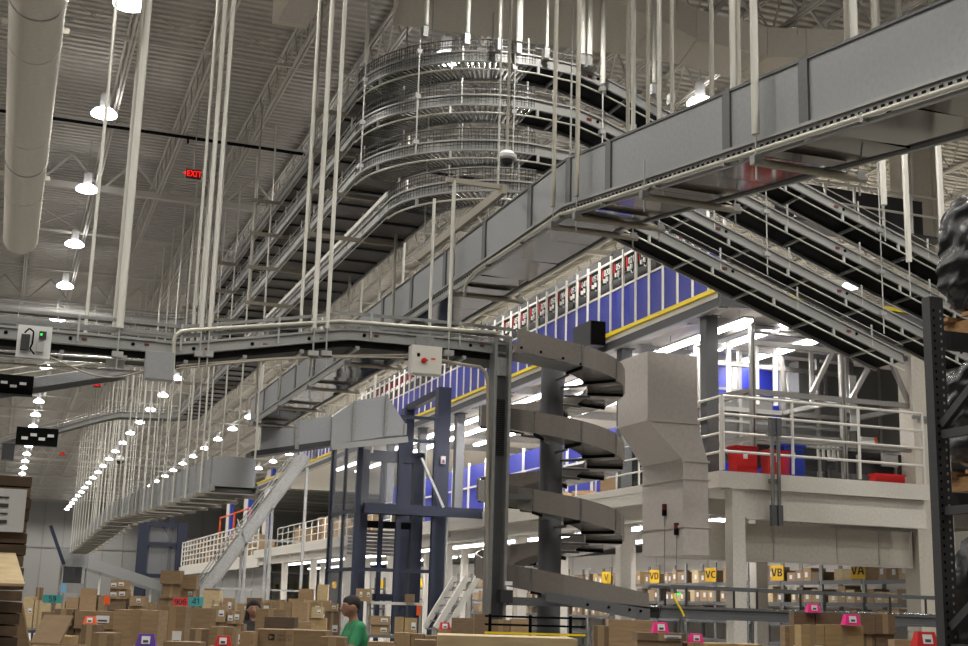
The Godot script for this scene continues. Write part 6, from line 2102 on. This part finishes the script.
func person(at: Vector3, turn: float, scale_: float, shirt: Color, trousers: Color, skin: Color, label: String, reach: float, long_hair: bool, woman: bool) -> void:
	# own axes: +Z is where the person faces, Y up
	var o := thing("person", label, "person", at, "", turn)
	var S := scale_
	var sh := 0.175 if woman else 0.2
	var b := []
	var P := func(x: float, y: float, z: float) -> Vector3: return Vector3(x, y, z) * S
	var lean := 0.05 * reach
	# trunk
	b.append([P.call(-0.08, 0.96, 0), P.call(0.08, 0.96, 0), 0.125 * S, 0.125 * S, trousers])
	b.append([P.call(0, 1.02, 0.0), P.call(0, 1.18, lean * 0.6), 0.13 * S, 0.14 * S, shirt])
	b.append([P.call(-0.07, 1.28, lean), P.call(0.07, 1.28, lean), 0.13 * S, 0.13 * S, shirt])
	b.append([P.call(-sh + 0.06, 1.41, lean * 1.3), P.call(sh - 0.06, 1.41, lean * 1.3), 0.075 * S, 0.075 * S, shirt])
	b.append([P.call(0, 1.44, lean * 1.5), P.call(0, 1.56, lean * 2.1), 0.055 * S, 0.052 * S, skin])
	# head
	var hz := lean * 2.4 + 0.015
	b.append([P.call(0, 1.665, hz - 0.02), P.call(0, 1.66, hz + 0.02), 0.088 * S, 0.085 * S, skin])
	b.append([P.call(0, 1.6, hz + 0.02), P.call(0, 1.575, hz + 0.06), 0.058 * S, 0.038 * S, skin])
	b.append([P.call(0, 1.645, hz + 0.1), P.call(0, 1.62, hz + 0.122), 0.012 * S, 0.016 * S, skin])
	for s in [-1.0, 1.0]:
		b.append([P.call(s * 0.09, 1.65, hz - 0.005), P.call(s * 0.092, 1.62, hz), 0.02 * S, 0.014 * S, skin])
		# arms
		var shd: Vector3 = P.call(s * sh, 1.4, lean * 1.3)
		var elb: Vector3 = P.call(s * (sh + 0.06), 1.14, 0.06 + 0.12 * reach)
		var wri: Vector3 = P.call(s * (sh - 0.02), 1.06 + 0.02 * reach, 0.12 + 0.28 * reach)
		b.append([shd, shd.lerp(elb, 0.7), 0.068 * S, 0.056 * S, shirt])
		b.append([shd.lerp(elb, 0.65), elb, 0.045 * S, 0.042 * S, skin if not woman else shirt])
		b.append([elb, wri, 0.042 * S, 0.028 * S, skin if not woman else shirt])
		# legs
		b.append([P.call(s * 0.09, 0.92, 0), P.call(s * 0.1, 0.5, 0.02), 0.092 * S, 0.062 * S, trousers])
		b.append([P.call(s * 0.1, 0.5, 0.02), P.call(s * 0.1, 0.1, -0.01), 0.06 * S, 0.042 * S, trousers])
		b.append([P.call(s * 0.1, 0.05, -0.03), P.call(s * 0.11, 0.04, 0.15), 0.045 * S, 0.036 * S, Color(0.03, 0.03, 0.03)])
	var out := new_out()
	nets(b, 0.014, 55.0, out)
	# hands
	for s in [-1.0, 1.0]:
		var wri: Vector3 = P.call(s * (sh - 0.02), 1.06 + 0.02 * reach, 0.12 + 0.28 * reach)
		var hb := []
		hb.append([wri, wri + P.call(0, -0.01, 0.03), 0.027 * S, 0.028 * S, skin])
		hb.append([wri + P.call(-0.02, -0.015, 0.06), wri + P.call(0.02, -0.015, 0.06), 0.017 * S, 0.017 * S, skin])
		hb.append([wri + P.call(-0.024, -0.018, 0.085), wri + P.call(0.024, -0.018, 0.085), 0.014 * S, 0.014 * S, skin])
		for f in 4:
			var fx := -0.03 + f * 0.02
			var fl: float = [0.033, 0.042, 0.04, 0.03][f]
			var k0: Vector3 = wri + P.call(fx, -0.018, 0.09)
			var k1: Vector3 = k0 + P.call(0, -0.012, fl)
			var k2: Vector3 = k1 + P.call(0, -fl * 0.7, fl * 0.45)
			hb.append([k0, k1, 0.0095 * S, 0.009 * S, skin])
			hb.append([k1, k2, 0.009 * S, 0.0075 * S, skin])
		var t0: Vector3 = wri + P.call(-s * 0.025, -0.015, 0.03)
		var t1: Vector3 = t0 + P.call(-s * 0.028, -0.012, 0.025)
		hb.append([t0, t1, 0.014 * S, 0.011 * S, skin])
		hb.append([t1, t1 + P.call(-s * 0.008, -0.014, 0.028), 0.011 * S, 0.009 * S, skin])
		nets(hb, 0.005, 240.0, out)
	local(o, "body", net_mesh(out), M.vc)
	# hair, eyes, mouth
	var h := []
	var hc := Color(0.012, 0.009, 0.007)
	h.append([P.call(0, 1.7, hz - 0.035), P.call(0, 1.705, hz + 0.02), 0.087 * S, 0.07 * S, hc])
	h.append([P.call(0, 1.735, hz + 0.0), P.call(0, 1.728, hz + 0.055), 0.055 * S, 0.035 * S, hc])
	for s in [-1.0, 1.0]:
		h.append([P.call(s * 0.05, 1.7, hz - 0.03), P.call(s * 0.055, 1.68, hz + 0.02), 0.052 * S, 0.036 * S, hc])
	h.append([P.call(0, 1.66, hz - 0.05), P.call(0, 1.61, hz - 0.06), 0.08 * S, 0.05 * S, hc])
	if long_hair:
		for s in [-1.0, 1.0]:
			h.append([P.call(s * 0.07, 1.67, hz - 0.01), P.call(s * 0.09, 1.5, hz - 0.02), 0.04 * S, 0.035 * S, hc])
			h.append([P.call(s * 0.09, 1.5, hz - 0.02), P.call(s * 0.1, 1.4, hz + 0.01), 0.035 * S, 0.025 * S, hc])
		h.append([P.call(0, 1.62, hz - 0.07), P.call(0, 1.42, hz - 0.09), 0.075 * S, 0.05 * S, hc])
	var ho := new_out()
	nets(h, 0.012, 70.0, ho)
	local(o, "hair", net_mesh(ho), M.hair)
	for s in [-1.0, 1.0]:
		lblock(o, "eye", P.call(s * 0.032, 1.655, hz + 0.1), Vector3(0.022, 0.01, 0.012) * S, M.ink)
		lblock(o, "eyebrow", P.call(s * 0.033, 1.678, hz + 0.1), Vector3(0.035, 0.007, 0.012) * S, M.hair)
	lblock(o, "mouth", P.call(0, 1.578, hz + 0.096), Vector3(0.042, 0.008, 0.01) * S, M.red_dark)

func build_people() -> void:
	var p := at_c(360.5, 620, 16.0)
	person(Vector3(p.x, 0, p.z), -YAW - PI / 2 + 0.4, 0.985, Color(0.008, 0.16, 0.055), Color(0.02, 0.025, 0.05), Color(0.24, 0.12, 0.075), "person in a green t-shirt leaning over cartons with both arms forward", 1.0, false, false)
	var q := at_c(252.5, 620, 19.6)
	person(Vector3(q.x, 0, q.z), -YAW + 0.25, 0.94, Color(0.012, 0.014, 0.014), Color(0.015, 0.015, 0.02), Color(0.3, 0.16, 0.1), "person in dark clothes with long dark hair standing among cartons", 0.3, true, true)

func _ready() -> void:
	rng.seed = 7
	setup_view()
	make_materials()
	unit_meshes()
	build_shell()
	build_lamps()
	build_ceiling_things()
	build_mezzanine()
	build_tiers()
	build_grey_conveyor()
	build_front_conveyor()
	build_chute()
	build_trunk()
	build_ducts()
	build_machine_frame()
	build_shelves()
	build_lift()
	build_rack()
	build_parcels()
	build_extras()
	build_people()
